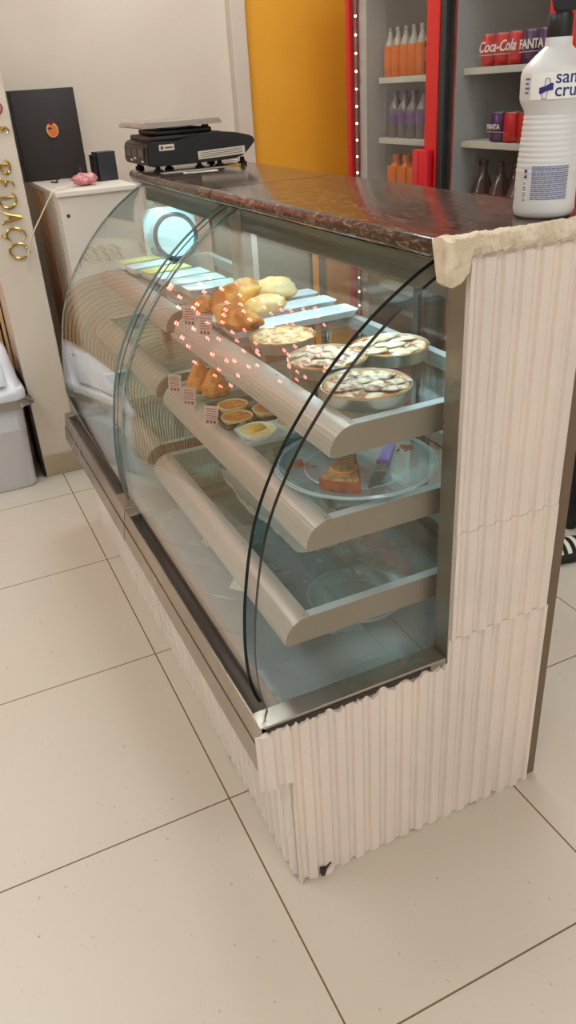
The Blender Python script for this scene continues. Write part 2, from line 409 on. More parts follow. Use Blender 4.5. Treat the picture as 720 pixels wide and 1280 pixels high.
# ------------------------------------------------------------------ counter
PROF=[(.403,1.198),(.368,1.181),(.33,1.158),(.294,1.134),(.2585,1.106),(.23,1.081),(.202,1.053),(.174,1.022),(.147,.988),(.121,.952),(.098,.913),(.076,.870),(.057,.822),(.043,.770),(.0320,.713),(.0235,.655),(.0185,.596),(.0175,.545),(.0205,.50),(.028,.462),(.036,.442)]
def smoothprof(P,n=3):
    v=smoothpath([(x,0,z) for x,z in P],n); return [(q.x,q.z) for q in v]
SP=smoothprof(PROF)
def offset(P,d):
    out=[]
    for i,(x,z) in enumerate(P):
        a=P[max(i-1,0)];c=P[min(i+1,len(P)-1)]; tx,tz=c[0]-a[0],c[1]-a[1]; l=math.hypot(tx,tz)
        out.append((x-tz/l*d*-1,z+tx/l*d*-1))
    return out
def rib(u,phase,per=.037,duty=.58,sl=.09,h=.0065):
    t=((u-phase)/per)%1.0
    if t<sl: return h*t/sl
    if t<duty: return h
    if t<duty+.2: return h*(1-(t-duty)/.2)
    return 0
def ribbed(bm,axis,u0,u1,z0,z1,w0,sgn,phase,jagb=0,jagt=0,seed=0,rows=6,capt=0,thick=.006,lean=0):
    """ribbed sheet standing on plane w0, outward direction sgn; axis = direction u runs in"""
    per=.037; us=set(); n=int((u1-u0)/.0032)
    for i in range(n+1): us.add(round(u0+(u1-u0)*i/n,5))
    k=math.floor((u0-phase)/per)-1
    while phase+k*per<u1+per:
        for t in (0,.09,.58,.78):
            q=phase+(k+t)*per
            if u0<q<u1: us.add(round(q,5))
        k+=1
    us=sorted(us); F=[];B=[]
    zs=[j/rows for j in range(rows+1)]
    if capt: zs=zs[:-1]+[1-capt*2/(z1-z0),1-capt/(z1-z0),1]
    for u in us:
        h=rib(u,phase)
        jb=jagb*(max(0,noise.noise(Vector((u*38,seed,0)))+.25*noise.noise(Vector((u*160,seed,5))))) 
        jt=jagt*(max(0,noise.noise(Vector((u*42,seed+9,0)))+.35+.3*noise.noise(Vector((u*170,seed,5)))))
        cf=[];cb=[]
        for j,t in enumerate(zs):
            zz=(z0+jb)+(z1-jt-z0-jb)*t
            hh=h
            if capt and t>1-capt*1.01/(z1-z0): hh=0
            hh+=.0007*noise.noise(Vector((u*9,zz*6,seed)))
            w=w0+sgn*hh; wb=w0-sgn*thick
            cf.append(bm.verts.new((u+lean*zz,w,zz) if axis=='x' else (w,u,zz)))
            if j in (0,len(zs)-1): cb.append(bm.verts.new((u+lean*zz,wb,zz) if axis=='x' else (wb,u,zz)))
        F.append(cf);B.append(cb)
    for i in range(len(us)-1):
        for j in range(len(zs)-1): bm.faces.new((F[i][j],F[i+1][j],F[i+1][j+1],F[i][j+1]))
        bm.faces.new((F[i][0],B[i][0],B[i+1][0],F[i+1][0])); bm.faces.new((F[i][-1],F[i+1][-1],B[i+1][1],B[i][1]))
        bm.faces.new((B[i][0],B[i][1],B[i+1][1],B[i+1][0]))
    for i in (0,-1): bm.faces.new(F[i]+[B[i][1],B[i][0]])

def side_glass(name,y,parent,edge):
    b=nb(); poly=SP+[(.39,.442),(.405,.46)]
    poly=[(min(x,.398),z) for x,z in SP]+[(.398,.442)]
    prism(b,poly,'y',y-.0045,y+.0045,mi=0,side_mi=1)
    return obj(name,b,[M['glass'],edge],parent)
def front_glass(y0,y1,parent):
    b=nb(); I=offset(SP,.006); ny=10
    O=[[b.verts.new((x,y0+(y1-y0)*k/ny,z)) for x,z in SP] for k in range(ny+1)]
    Q=[[b.verts.new((x,y0+(y1-y0)*k/ny,z)) for x,z in I] for k in range(ny+1)]
    n=len(SP)
    for k in range(ny):
        for i in range(n-1):
            b.faces.new((O[k][i],O[k+1][i],O[k+1][i+1],O[k][i+1])); b.faces.new((Q[k][i],Q[k][i+1],Q[k+1][i+1],Q[k+1][i]))
        for i in (0,n-1):
            f=b.faces.new((O[k][i],O[k+1][i],Q[k+1][i],Q[k][i])); f.material_index=1
    for k in (0,ny):
        for i in range(n-1):
            f=b.faces.new((O[k][i],O[k][i+1],Q[k][i+1],Q[k][i])); f.material_index=1 if (k==0 and y0<0) else 2
    return obj('front_glass',b,[M['glass'],M['glassedge'],M['glassedgelight']],parent,smooth=True)

SHELVES=[(.600,.093),(.790,.146),(.956,.198)]
def shelf(parent,y0,y1,zt,xf,xb=.588):
    s=bpy.data.objects.new('shelf',None); s.empty_display_size=.05; link(s,parent); s.location=(xf,y0,zt)
    D=Vector((xf,y0,zt))
    # rounded, finely fluted front nose
    r=.046; prof=[]
    for k in range(0,13):
        a=PI/2+ (PI/2)*k/12
        prof.append((r+ r*math.cos(a), -r+r*math.sin(a)))
    low=[]
    for k in range(7): low+= [(0.0,-r-.001-k*.0012),(0.0012,-r-.0016-k*.0012)]
    prof=[(.052,0)]+prof+[(0.0,-.050),(.006,-.052),(.052,-.052)]
    for k in range(1,6):
        pass
    b=nb(); prism(b,[(xf+u,zt+v) for u,v in prof],'y',y0+.0015,y1-.0015)
    # flutes on the lower half of the curve
    for k in range(6):
        a=PI*.72+ (PI*.27)*k/5
        u=xf+r+r*math.cos(a); v=zt-r+r*math.sin(a)
        tube(b,[(u,y0+.002,v),(u,y1-.002,v)],.0012,6)
    obj('nose',b,M['alu'],s,smooth=True,loc=D)
    for ya,yb,nm in ((y0,y0+.022,'end_rail'),(y1-.022,y1,'end_rail')):
        b=nb()
        pr=[(xb,0)]+[(xf+u,v) for u,v in prof[:-2]]+[(xf+.004,-.052),(xb,-.052)]
        pr=[(u,zt+v) for u,v in pr]
        yo=ya if ya==y0 else yb-.0015
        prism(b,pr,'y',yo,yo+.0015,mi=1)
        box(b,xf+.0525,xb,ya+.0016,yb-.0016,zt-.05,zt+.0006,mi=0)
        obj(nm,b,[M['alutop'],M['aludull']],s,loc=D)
    b=nb(); box(b,xb-.02,xb,y0+.024,y1-.024,zt-.03,zt-.0005); obj('rear_rail',b,M['alutop'],s,loc=D)
    b=nb(); box(b,xf+.053,xb-.021,y0+.0225,y1-.0225,zt-.007,zt-.001,mi=0); obj('glass_pane',b,M['shelfglass'],s,loc=D)
    for yy in (y0+.011,y1-.011):
        b=nb(); lathe(b,[(0,.0012),(.0022,.0008),(.0028,0),(.0028,-.001)],(xf+.044,yy,zt+.0003),10); obj('screw',b,M['steel'],s,smooth=True,loc=D)
    b=nb(); lathe(b,[(0,.0012),(.0022,.0008),(.0028,0),(.0028,-.001)],(xf+.043,(y0+y1)/2-.12,zt+.0003),10); obj('screw',b,M['steel'],s,smooth=True,loc=D)
    return s

def case_unit(y0,y1,name_label,near):
    t=root('display_case',name_label,'display case',(.33,(y0+y1)/2,0),'glass display cases of the counter')
    def P(name,b,m,**k): return obj(name,b,m,t,loc=(.33,(y0+y1)/2,0),**k)
    ya=y0+(.010 if near else .001)
    b=nb(); box(b,.062,.650,ya,y1-.001,0,.358); P('base',b,M['brownboard'])
    b=nb(); box(b,.002,.650,ya,y1-.001,.3605,.404); P('tray',b,M['steeldark'])
    b=nb(); ribbed(b,'y',y0+.012 if near else y0+.001,y1-.002,0.001,.359,.052,-1,y0+.015,jagb=.012,seed=3 if near else 5,rows=3); P('front_cladding',b,M['cladfront'])
    # front trim: upper band and lower apron
    xo=0 if near else -.001
    b=nb(); prism(b,[(xo,.455),(xo-.006,.4105),(.012,.4105),(.012,.448),(.003,.455)],'y',y0+.001,y1-.001); P('trim_band',b,M['steel'])
    b=nb(); prism(b,[(xo-.009,.4075),(xo-.0145,.36),(.0,.36),(.0,.4075)],'y',y0+.001,y1-.001); P('apron',b,M['steel'])
    b=nb(); prism(b,[(.0125,.447),(.034,.4265),(.036,.430),(.0385,.4265),(.062,.4415),(.062,.406),(.0125,.406)],'y',y0+.03,y1-.03); P('glass_channel',b,M['steeldark'])
    cap=(y0,y0+.045) if near else (y0+.001,y0+.10)
    b=nb(); box(b,xo+.0005,.397,cap[0]+.001,cap[1],.406,.4555,.0015)
    if not near: box(b,xo+.0005,.397,y0+.052,y0+.0525,.4556,.4560)
    P('end_rail',b,M['steel'])
    b=nb(); box(b,xo+.0005,.397,y1-.045,y1-.001,.406,.4555,.0015); P('end_rail',b,M['steel'])
    b=nb(); box(b,.0625,.60,cap[1]+.0005,y1-.0455,.406,.4415); 
    box(b,.380,.3815,cap[1]+.003,y1-.05,.4416,.4421,mi=1); P('deck',b,[M['deck'],M['chip']])
    # posts
    for yy in ((y0+.0005,y0+.045),(y1-.035,y1-.001)):
        b=nb(); box(b,.3975,.424,yy[0],yy[1],.4,1.208,.001); P('post',b,M['steel'])
    b=nb(); box(b,.4245,.6,ya,ya+.02,.41,1.208); P('side_panel',b,M['header'])
    if not near:
        pass
    # header with lamp rail in front
    b=nb(); box(b,.4035,.408,y0+.0455 if near else y0+.046,y1-.036,1.142,1.2105,.001); P('header',b,M['header'])
    b=nb(); prism(b,[(.378,1.2105),(.381,1.2035),(.398,1.1995),(.402,1.2105)],'y',y0+.046,y1-.036); P('glass_clamp',b,M['alu'])
    side_glass('side_glass',y0+(.040 if near else .030),t,M['glassedge']).location=(-.33+0,-(y0+y1)/2,0)
    b=nb(); box(b,.424,.440,y1-.034,y1-.018,.4445,1.141,.001) if near else box(b,.43,.434,y0+.05,y0+.054,.4445,1.141); P('inner_post',b,M['alu'])
    sg=side_glass('side_glass',y1-.015 if near else y1-.05,t,M['glassedgelight']); sg.location=(-.33,-(y0+y1)/2,0)
    fg=front_glass(y0+.080 if near else y0+.055,y1-.045 if near else y1-.075,t); fg.location=(-.33,-(y0+y1)/2,0)
    # shelves
    for zt,xf in SHELVES:
        s=shelf(t,y0+(.077 if near else .038),y1-.022 if near else y1-.09,zt,xf); s.location=Vector(s.location)-Vector((.33,(y0+y1)/2,0))
    # rear: bottom rail, top rail, two sliding doors
    b=nb(); box(b,.6005,.650,ya+.0205,y1-.001,.4045,.50,.002); P('rear_rail',b,M['steeldark'])
    b=nb(); box(b,.6005,.650,ya,y1-.001,1.15,1.2105,.002); P('rear_rail',b,M['header'])
    ym=.17 if near else (y0+y1)/2
    for k,(a,c,x) in enumerate(((ya+.0205,ym+.015,.606),(ym-.015,y1-.002,.626))):
        d=nb(); f=.018
        box(d,x,x+.014,a,a+f,.5005,1.1495); box(d,x,x+.014,c-f,c,.5005,1.1495)
        box(d,x,x+.014,a+f,c-f,.5005,.5005+f); box(d,x,x+.014,a+f,c-f,1.1495-f,1.1495)
        dd=P('sliding_door',d,M['darkframe'])
        g=nb(); box(g,x+.004,x+.009,a+f,c-f,.5005+f,1.1495-f)
        gg=obj('door_glass',g,M['doorglass'] if near else M['header'],dd,loc=(.33,(y0+y1)/2,0)); gg.location=(0,0,0)
        h=nb(); box(h,x-.006 if k==0 else x+.0142,x-.0002 if k==0 else x+.02,a+.03,a+.036,.78,.86,.001)
        hh=obj('handle',h,M['alu'],dd,loc=(.33,(y0+y1)/2,0)); hh.location=(0,0,0)
    # lamp behind header
    b=nb(); tube(b,[(.445,y0+.06,1.188),(.445,y1-.06,1.188)],.011,12); P('lamp_tube',b,M['tube'] if near else M['tube2'],smooth=True)
    b=nb(); box(b,.425,.465,y0+.05,y1-.05,1.2005,1.2105); P('lamp_holder',b,M['whitepl'])
    return t
Y0,YJ,Y1=-.2805+.009,.672,1.515
near_case=case_unit(Y0,YJ,'near glass-fronted display case with three filled shelves and ribbed white end wall','near')
far_case=case_unit(YJ,Y1,'far glass display case beside the tall white cabinet, its end under the scale',None)

# ribbed end wall of the near case
EC=(.33,(Y0+YJ)/2,0)
def EP(name,b,m,**k):
    return obj(name,b,m,near_case,loc=EC,**k)
yw=Y0-.0005
b=nb(); ribbed(b,'x',.0515,.3985,.001,.4465,yw-.001,-1,.069,jagb=.014,jagt=.022,seed=1,rows=8)
EP('end_cladding',b,M['clad'])
b=nb(); ribbed(b,'x',.3988,.636,.001,.503,yw-.001,-1,.069,jagb=.014,seed=1,rows=8)
EP('end_cladding',b,M['clad'])
b=nb(); ribbed(b,'x',-.013,.051,.306,.447,yw-.003,-1,-.005,jagb=.004,jagt=.012,seed=2,rows=4,thick=.004)
EP('end_cladding',b,M['clad'])
b=nb(); ribbed(b,'x',.398,.6285,.504,.738,yw-.0045,-1,.4215,seed=6,rows=4)
EP('end_cladding',b,M['clad'])
b=nb(); ribbed(b,'x',.398,.629,.7385,1.2222,yw-.003,-1,.421,seed=8,rows=8,capt=.007)
EP('end_cladding',b,M['clad'])
# chipped hole at the foot
b=nb(); prism(b,[(.098,.024),(.104,.018),(.112,.026),(.121,.032),(.111,.020),(.104,.0),(.098,.002)],'y',yw-.0105,yw-.0025); EP('chipped_gap',b,M['chip'])
b=nb(); prism(b,[(.105,.001),(.109,.016),(.118,.024),(.128,.026),(.124,.010),(.118,.001)],'y',yw-.013,yw-.009); EP('loose_chip',b,M['clad'])
# mortar under the end rail
b=nb(); 
pts=[(x/100,.4475) for x in range(1,37)]
top=[(p[0],.4475+.001) for p in pts]; bot=[(p[0],.4475-.010-.012*max(0,noise.noise(Vector((p[0]*30,3,1))))) for p in pts]
prism(b,top+bot[::-1],'y',yw-.0005,yw+.004); EP('dark_joint',b,M['chip'])
b=nb(); box(b,.6345,.668,Y0+.004,Y0+.02,.0,1.20); EP('back_board',b,M['brownboard'])
b=nb(); box(b,.6515,.664,Y0+.021,YJ-.002,.0,1.15 if False else .48); EP('back_board',b,M['brownboard'])

# countertops
def slab(y0,y1,label,roundfar=False):
    x0,x1,z0,z1=.322,.688,1.2115,1.243
    pr=[(x1,z0),(x0+.010,z0)]
    for k in range(9):
        a=-PI/2-PI*k/8; pr.append((x0+.0157+.0157*math.cos(a),(z0+z1)/2+.01575*math.sin(a)))
    pr+=[(x1-.004,z1),(x1,z1-.004)]
    bm=nb(); ny=int((y1-y0)/.02); rings=[]
    ys=[y0+(y1-y0)*k/ny for k in range(ny+1)]
    for y in ys:
        sh=0
        if roundfar:
            d=y1-y; R=.07
            if d<R: sh=R-math.sqrt(max(0,R*R-(R-d)**2))
        ring=[]
        for (x,z) in pr:
            tq=(x1-x)/(x1-x0); ring.append(bm.verts.new((x+(sh*.98+(.011 if roundfar else .011+max(0,.66-y)*.021))*tq,y,z)))
        rings.append(ring)
    n=len(pr)
    for A,B in zip(rings[:-1],rings[1:]):
        for i in range(n): bm.faces.new((A[i],A[(i+1)%n],B[(i+1)%n],B[i]))
    bm.faces.new(rings[0]); bm.faces.new(rings[-1][::-1])
    t=obj('countertop',bm,M['granite'],smooth=True,loc=((x0+x1)/2,(y0+y1)/2,z0)); tag(t,label,'countertop')
    return t
ct=slab(-.266,.656,'dark polished granite countertop with rough mortar along its near end')
slab(.662,1.455,'dark granite countertop piece under the black weighing scale',True)
# mortar smeared on the near end of the granite
b=nb(); nx=220; rows=20; grid=[]
for i in range(nx+1):
    x=.347+(.347)*i/nx; col=[]
    lump=noise.noise(Vector((x*40,1.3,0)));
    left=max(0,1-(x-.343)/.05)
    ytop=-.262+.006*lump+.003*noise.noise(Vector((x*150,2,0))) + .016*left
    zb=1.2195-.003*noise.noise(Vector((x*60,7,1)))
    if x<.392: zb=1.197-.006*noise.noise(Vector((x*60,7,1)))-.020*math.sin(PI*min(1,(x-.336)/.056))
    for j in range(rows+1):
        t=j/rows
        if t<.35:   # on top of the slab
            s=t/.35; y=ytop+(-.284-ytop)*s; z=1.2436+.0045*math.sin(PI*min(1,s*.9)) 
        else:
            s=(t-.35)/.65; y=-.2845-.004*math.sin(PI*s); z=1.2445+(zb-1.2445)*s
        nn=noise.noise(Vector((x*70,t*5,4)))*.0034+noise.noise(Vector((x*210,t*16,8)))*.0026
        y-=abs(nn)*1.2; z+=nn
        if t<.05: z=1.2432
        xx=x
        if i==0: xx=x+.001*nn
        col.append(b.verts.new((xx,y,z)))
    grid.append(col)
bk=[[b.verts.new((grid[i][0].co.x,-.2665,grid[i][-1].co.z)),] for i in range(nx+1)]
for i in range(nx):
    for j in range(rows): b.faces.new((grid[i][j],grid[i+1][j],grid[i+1][j+1],grid[i][j+1]))
    b.faces.new((grid[i][-1],grid[i+1][-1],bk[i+1][0],bk[i][0])); b.faces.new((bk[i][0],bk[i+1][0],grid[i+1][0],grid[i][0]))
for i in (0,nx): b.faces.new(grid[i]+[bk[i][0]])
mo=obj('mortar_edge',b,M['plaster'],ct,smooth=True); mo.location=-ct.location

# ------------------------------------------------------------------ food on the top shelf
ZT=.9565
def pie(x,y,r,label,kind,seed):
    t=root('pie',label,'pie',(x,y,ZT),'round pies in metal tins')
    h=.024
    b=nb(); lathe(b,[(0,0),(r*.95,0),(r*.955,.001),(r,h),(r*1.012,h+.0012),(r*1.012,h-.0012),(r-.003,h-.001),(r*.94,.002),(0,.0015)],seg=48); obj('tin',b,M['tin'],t,smooth=True)
    b=nb(); R=22;S=56; rings=[]
    for i in range(R+1):
        q=i/R*.965*r; ring=[]
        for k in range(S if i else 1):
            a=2*PI*k/S; px,py=q*math.cos(a),q*math.sin(a)
            e=max(0,(i/R-.88)/.12)
            z=h-.004+.0035*noise.noise(Vector((px*60,py*60,seed)))+.002*noise.noise(Vector((px*150,py*150,seed+3)))+.005*(math.sin(PI*e) if e else 0)
            ring.append(b.verts.new((px,py,z)))
        rings.append(ring)
    for i in range(R):
        A,B=rings[i],rings[i+1]
        for k in range(S):
            k2=(k+1)%S
            f=b.faces.new((A[0],B[k],B[k2])) if i==0 else b.faces.new((A[k],A[k2],B[k2],B[k]))
            f.material_index=1 if i>=R-2 else 0
    C=[b.verts.new((v.co.x*.965,v.co.y*.965,.004)) for v in rings[-1]]
    for k in range(S): b.faces.new((rings[-1][k],rings[-1][(k+1)%S],C[(k+1)%S],C[k])).material_index=1
    b.faces.new(C[::-1])
    obj('filling',b,[M['pieA'] if kind=='coco' else M['pieB'],M['crust']],t,smooth=True)
    rnd=random.Random(seed)
    if kind!='coco':
        b=nb(); n=0
        for i in range(200):
            a=rnd.random()*2*PI; q=r*.78*math.sqrt(rnd.random()); px,py=q*math.cos(a),q*math.sin(a)
            n+=1
            if n>(15 if kind=='banana' else 13): break
            blob(b,(px,py,h-.0005+.001*rnd.random()),.019,(1.25,.55,.22),rotz(rnd.random()*.9-.5),.3,3,seed+i,14,8,mi=0 if (kind=='banana') else rnd.choice([0,1,1]))
        obj('fruit_slices',b,[M['slice'],M['sliceW']],t,smooth=True)
    return t
pie(.330,.270,.072,'coconut-topped pie in a tin, beside the nearest white tray on the top shelf','coco',1)
pie(.340,.082,.080,'crumbly banana pie in a tin, middle of the front row on the top shelf','banana',2)
pie(.480,.075,.078,'pale pie with sugared fruit slices, at the rear of the top shelf','apple',3)
pie(.325,-.094,.082,'banana pie in a tin nearest the end glass on the top shelf','banana',4)

def tray(x,y,L,W,rz,label,z=ZT,mat='ceramic',h=.016,group='long white serving trays',name='serving_tray'):
    t=root(name,label,'tray',(x,y,z),group,rz)
    b=nb(); sec=[]
    def ring(l,w,z,r=.012):
        out=[]
        for cx,cy,a0 in ((l-r,w-r,0),(-l+r,w-r,PI/2),(-l+r,-w+r,PI),(l-r,-w+r,3*PI/2)):
            for k in range(5):
                a=a0+PI/2*k/4; out.append(b.verts.new((cx+r*math.cos(a),cy+r*math.sin(a),z)))
        return out
    l,w=L/2,W/2
    R=[ring(l*.93,w*.84,0),ring(l*.99,w*.97,h*.85),ring(l,w,h),ring(l*.99,w*.975,h),ring(l*.95,w*.9,h*.5),ring(l*.915,w*.8,.0025)]
    for A,B in zip(R[:-1],R[1:]):
        for k in range(len(A)): b.faces.new((A[k],A[(k+1)%len(A)],B[(k+1)%len(B)],B[k]))
    b.faces.new(R[0]); b.faces.new(R[-1])
    obj('dish',b,M[mat],t,smooth=True)
    return t
tray(.418,.412,.335,.072,.02,'long white tray nearest the pies, two golden rolls at its front')
tray(.418,.520,.335,.072,.03,'long white tray, middle one of three under the golden pastries')
tray(.418,.615,.335,.064,.03,'long white tray farthest from the pies, pastries at its front')
def pastry(x,y,z,l,w,h,a,label,mat,seed,end=False,name='stuffed_roll',tilt=0):
    b=nb()
    rot=rotz(a)@Matrix.Rotation(tilt,3,'Y')
    blob(b,(0,0,0),1,(l/2,w/2,h/2),rot,.22,3.2,seed,28,18)
    if end: blob(b,rot@Vector((l*.44,-.0,-.004)),1,(.006,w*.22,h*.17),rot,.1,2,seed,12,8,mi=1)
    o=obj(name,b,[M[mat],M['sausage']],None,smooth='all'); o.location=(x,y,z)
    tag(o,label,'pastry','golden pastries on the white trays'); return o
pastry(.292,.435,ZT+.034,.165,.074,.060,-1.35,'golden sausage roll with dark filling showing, nearest on the white trays','pastry',1,True)
pastry(.350,.585,ZT+.042,.150,.082,.074,.25,'large golden pastry leaning up in the middle of the pile','pastry',2,tilt=-.15)
pastry(.272,.612,ZT+.028,.070,.055,.046,.9,'small browned pastry at the far front of the pile','pastry',3)
pastry(.405,.530,ZT+.026,.115,.062,.046,.05,'pale soft roll on the middle white tray','pastrypale',5)
pastry(.455,.600,ZT+.040,.130,.07,.066,-.1,'pale golden pastry highest at the rear of the pile','pastrypale',4)

# price cards
def price_card(x,y,z,rz,label,w=.032,h=.052,lean=.30,clear=False):
    t=root('price_card',label,'price tag',(x,y,z),'folded price cards in the case',rz)
    R=Matrix.Rotation(.16 if not clear else 0,4,'Y')@Matrix.Rotation(lean,4,'X')
    b=nb(); box(b,-w/2,w/2,-.0006,.0006,0,h,mat=R)
    if clear: box(b,-w/2,w/2,-.0006,.0006,0,h*.8,mat=Matrix.Translation((0,h*.85,0))@Matrix.Rotation(-lean-.2,4,'X'))
    obj('card',b,M['acryl'] if clear else M['tag'],t)
    b=nb(); rnd=random.Random(int((x+y)*1000))
    for k in range(5):
        zz=h*(.88-.13*k); ll=w*(.55+.3*rnd.random())
        box(b,-ll/2,ll/2,-.0012,-.0007,zz-.0018,zz,mat=R)
    for k in range(3): box(b,-.010+k*.008,-.005+k*.008,-.0012,-.0007,h*.06,h*.22,mat=R,mi=1)
    if not clear: obj('print',b,[M['tagred'],M['tagdark']],t)
    else: b.free()
price_card(.163,.585,.7905,-.45,'pink price card on the middle shelf, farthest of the three')
price_card(.163,.475,.7905,-.45,'pink price card in front of the teardrop croquettes, centre of three')
price_card(.166,.330,.7905,-.45,'pink price card in front of the brown tarts, nearest of the three')
price_card(.214,.560,.9565,-.45,'pink price card under the far pastries on the top shelf')
price_card(.216,.455,.9565,-.45,'pink price card below the nearest golden roll on the top shelf')
price_card(.128,.400,.4425,-.9,'fallen clear price holder on the case floor, farther from the end',clear=True,lean=.95,h=.040)
price_card(.105,.150,.4425,-.9,'fallen clear price holder on the case floor, nearer the end',clear=True,lean=.95,w=.042,h=.040)

# ------------------------------------------------------------------ middle shelf
ZM=.7905
tray(.285,.520,.215,.100,-.08,'white tray carrying the two teardrop croquettes on the middle shelf',ZM,group=None,name='serving_tray',h=.014)
def cox(x,y,s,label,seed,lean):
    b=nb(); prof=[(0,0),(.6,.02),(.88,.16),(.98,.42),(.93,.7),(.78,1.02),(.58,1.36),(.38,1.68),(.2,1.92),(.08,2.05),(0,2.08)]
    prof=[(r*s,z*s) for r,z in prof]
    q=smoothpath([(r,0,z) for r,z in prof],3); prof=[(max(0,v.x),v.z) for v in q]; prof[0]=(0,0); prof[-1]=(0,prof[-1][1])
    lathe(b,prof,seg=28)
    for v in b.verts: 
        d=v.co*55; v.co+=v.co.normalized()*.0026*noise.noise(d+Vector((seed,0,0))); v.co.x+=lean*v.co.z
        if v.co.z<0: v.co.z=0
    o=obj('croquette',b,M['coxinha'],smooth='all'); o.location=(x,y,ZM+.003); tag(o,label,'croquette','teardrop croquettes on the middle shelf')
cox(.222,.548,.037,'teardrop fried croquette farther from the tarts, sharper pointed tip',1,.0)
cox(.240,.486,.036,'teardrop fried croquette nearer the tarts, rounder tip leaning',5,-.05)
t=tray(.275,.330,.195,.150,-.05,'black tray holding three brown tarts on the middle shelf',ZM,'black',.018,None)
tray(.290,.196,.21,.092,-.05,'white tray with two paper-cupped custard tarts on the middle shelf',ZM,'ceramic',.014,None)
def tart(x,y,r,label,z=ZM+.003,cup='tartcup',fill='tart',seed=0,grp='baked tarts on the middle shelf',top=None):
    t=root('tart',label,'tart',(x,y,z),grp)
    b=nb(); lathe(b,[(0,0),(r*.72,0),(r*.78,.004),(r,.019),(r*.93,.0195),(r*.86,.014),(0,.014)],seg=72,fx=lambda a,z:1+(.035 if z>.001 else 0)*math.cos(a*22)); obj('cup',b,M[cup],t,smooth='all')
    b=nb(); R=8;S=28; rings=[]
    for i in range(R+1):
        rings.append([b.verts.new((i/R*r*.87*math.cos(2*PI*k/S),i/R*r*.87*math.sin(2*PI*k/S),.0170+.002*noise.noise(Vector((i*.6*math.cos(2*PI*k/S)+seed,i*.6*math.sin(2*PI*k/S),0))))) for k in range(S if i else 1)])
    for i in range(R):
        A,B=rings[i],rings[i+1]
        for k in range(S):
            k2=(k+1)%S
            b.faces.new((A[0],B[k],B[k2])) if i==0 else b.faces.new((A[k],A[k2],B[k2],B[k]))
    obj('filling',b,M[fill],t,smooth='all')
    if top:
        b=nb(); box(b,-.020,.018,-.010,.010,.014,.024,.004,mat=Matrix.Rotation(.3,4,'Z')); obj('topping',b,M[top],t,smooth=True)
tart(.236,.366,.036,'brown baked tart at the far front of the black tray',seed=1)
tart(.217,.292,.0365,'brown baked tart nearest the front of the black tray',seed=2)
tart(.298,.300,.038,'brown baked tart at the rear right of the black tray',seed=3)
tart(.226,.198,.041,'yellow-topped custard tart in a white paper cup at the tray front','%f' and ZM+.003,'paper','cream_top',4,'custard tarts in white paper cups','custard')
tart(.314,.200,.040,'pale crumb-topped custard tart in a white paper cup behind the other',ZM+.003,'paper','cream_top',7,'custard tarts in white paper cups')

def clear_plate(x,y,z,r,label,foot=0):
    t=root('cake_plate',label,'plate',(x,y,z),'round clear cake plates')
    b=nb(); f=foot
    if f: lathe(b,[(r*.42,0),(r*.40,.002),(r*.28,f*.6),(r*.26,f),(r*.24,f),(r*.26,f*.5),(r*.38,.001)],seg=48,closed=True)
    obj('foot',b,M['clearplastic'],t,smooth=True) if f else b.free()
    b=nb(); lathe(b,[(0,f+.0002),(r*.86,f+.0002),(r*.93,f+.004),(r,f+.011),(r*.985,f+.0125),(r*.91,f+.0065),(r*.85,f+.003),(0,f+.003)],seg=72)
    obj('plate',b,M['clearplastic'],t,smooth=True)
    b=nb(); lathe(b,[(r*.62,f+.0031),(r*.63,f+.0045),(r*.64,f+.0031)],seg=60,closed=True)
    for q in (.95,.985): lathe(b,[(r*q-.0015,f+.0125),(r*q,f+.0142),(r*q+.0015,f+.0125),(r*q,f+.0112)],seg=72,closed=True)
    obj('moulded_rings',b,M['ceramicglass'] if 'ceramicglass' in M else M['clearplastic'],t,smooth=True)
    return t
M['ceramicglass']=glass_mat('clear_plastic_rim',(.85,.93,.94),1.0,.03,haze=.35,hazecol=(.8,.92,.95))
PX,PY,PF=.327,-.048,.006
clear_plate(PX,PY,ZM,.158,'round clear plate carrying the cake slice on the middle shelf',PF)
clear_plate(.352,.008,.4425,.108,'empty round clear plate on the case floor below the bottom shelf')
# cake slice
zc=ZM+PF+.0035
t=root('cake_slice','last wedge of orange cake on the clear round plate','cake',(.30,-.07,zc))
b=nb()
tip=Vector((.347,-.006)); A=Vector((.222,-.098)); Bp=Vector((.279,-.153))
arc=[]
for k in range(9):
    s=k/8; q=A.lerp(Bp,s); n=Vector((-(Bp-A).y,(Bp-A).x)).normalized(); 
    arc.append(q-n*-.010*math.sin(PI*s)*(-1))
arc=[A.lerp(Bp,k/8)+Vector((-.6,-.8))*.008*math.sin(PI*k/8) for k in range(9)]
poly=[tip]+arc; o=Vector((.30,-.07))
pl=[((q-o).x,(q-o).y) for q in poly]
prism(b,pl,'z',0,.026); 
bmesh.ops.bevel(b,geom=[e for e in b.edges if abs(e.verts[0].co.z-.026)<1e-5 and abs(e.verts[1].co.z-.026)<1e-5],offset=.005,segments=3,affect='EDGES')
bmesh.ops.triangulate(b,faces=b.faces); bmesh.ops.subdivide_edges(b,edges=b.edges,cuts=3,use_grid_fill=True)
for v in b.verts:
    v.co+=Vector((noise.noise(v.co*70),noise.noise(v.co*70+Vector((9,0,0))),noise.noise(v.co*80) if v.co.z>.002 else 0))*.0016
for f in b.faces:
    if f.calc_center_median().z>.0225: f.material_index=1
obj('sponge',b,[M['cake'],M['caketop']],t,smooth=True)
b=nb(); cr=Vector((.276,-.093))-o
lathe(b,[(.0,.0275),(.018,.028),(.0205,.0298),(.0245,.0292),(.0262,.0265),(.024,.0255),(.0,.0255)],(cr.x,cr.y,0),32)
for v in b.verts: v.co.z+=.001*noise.noise(v.co*200)
obj('orange_round',b,M['orangering'],t,smooth=True)
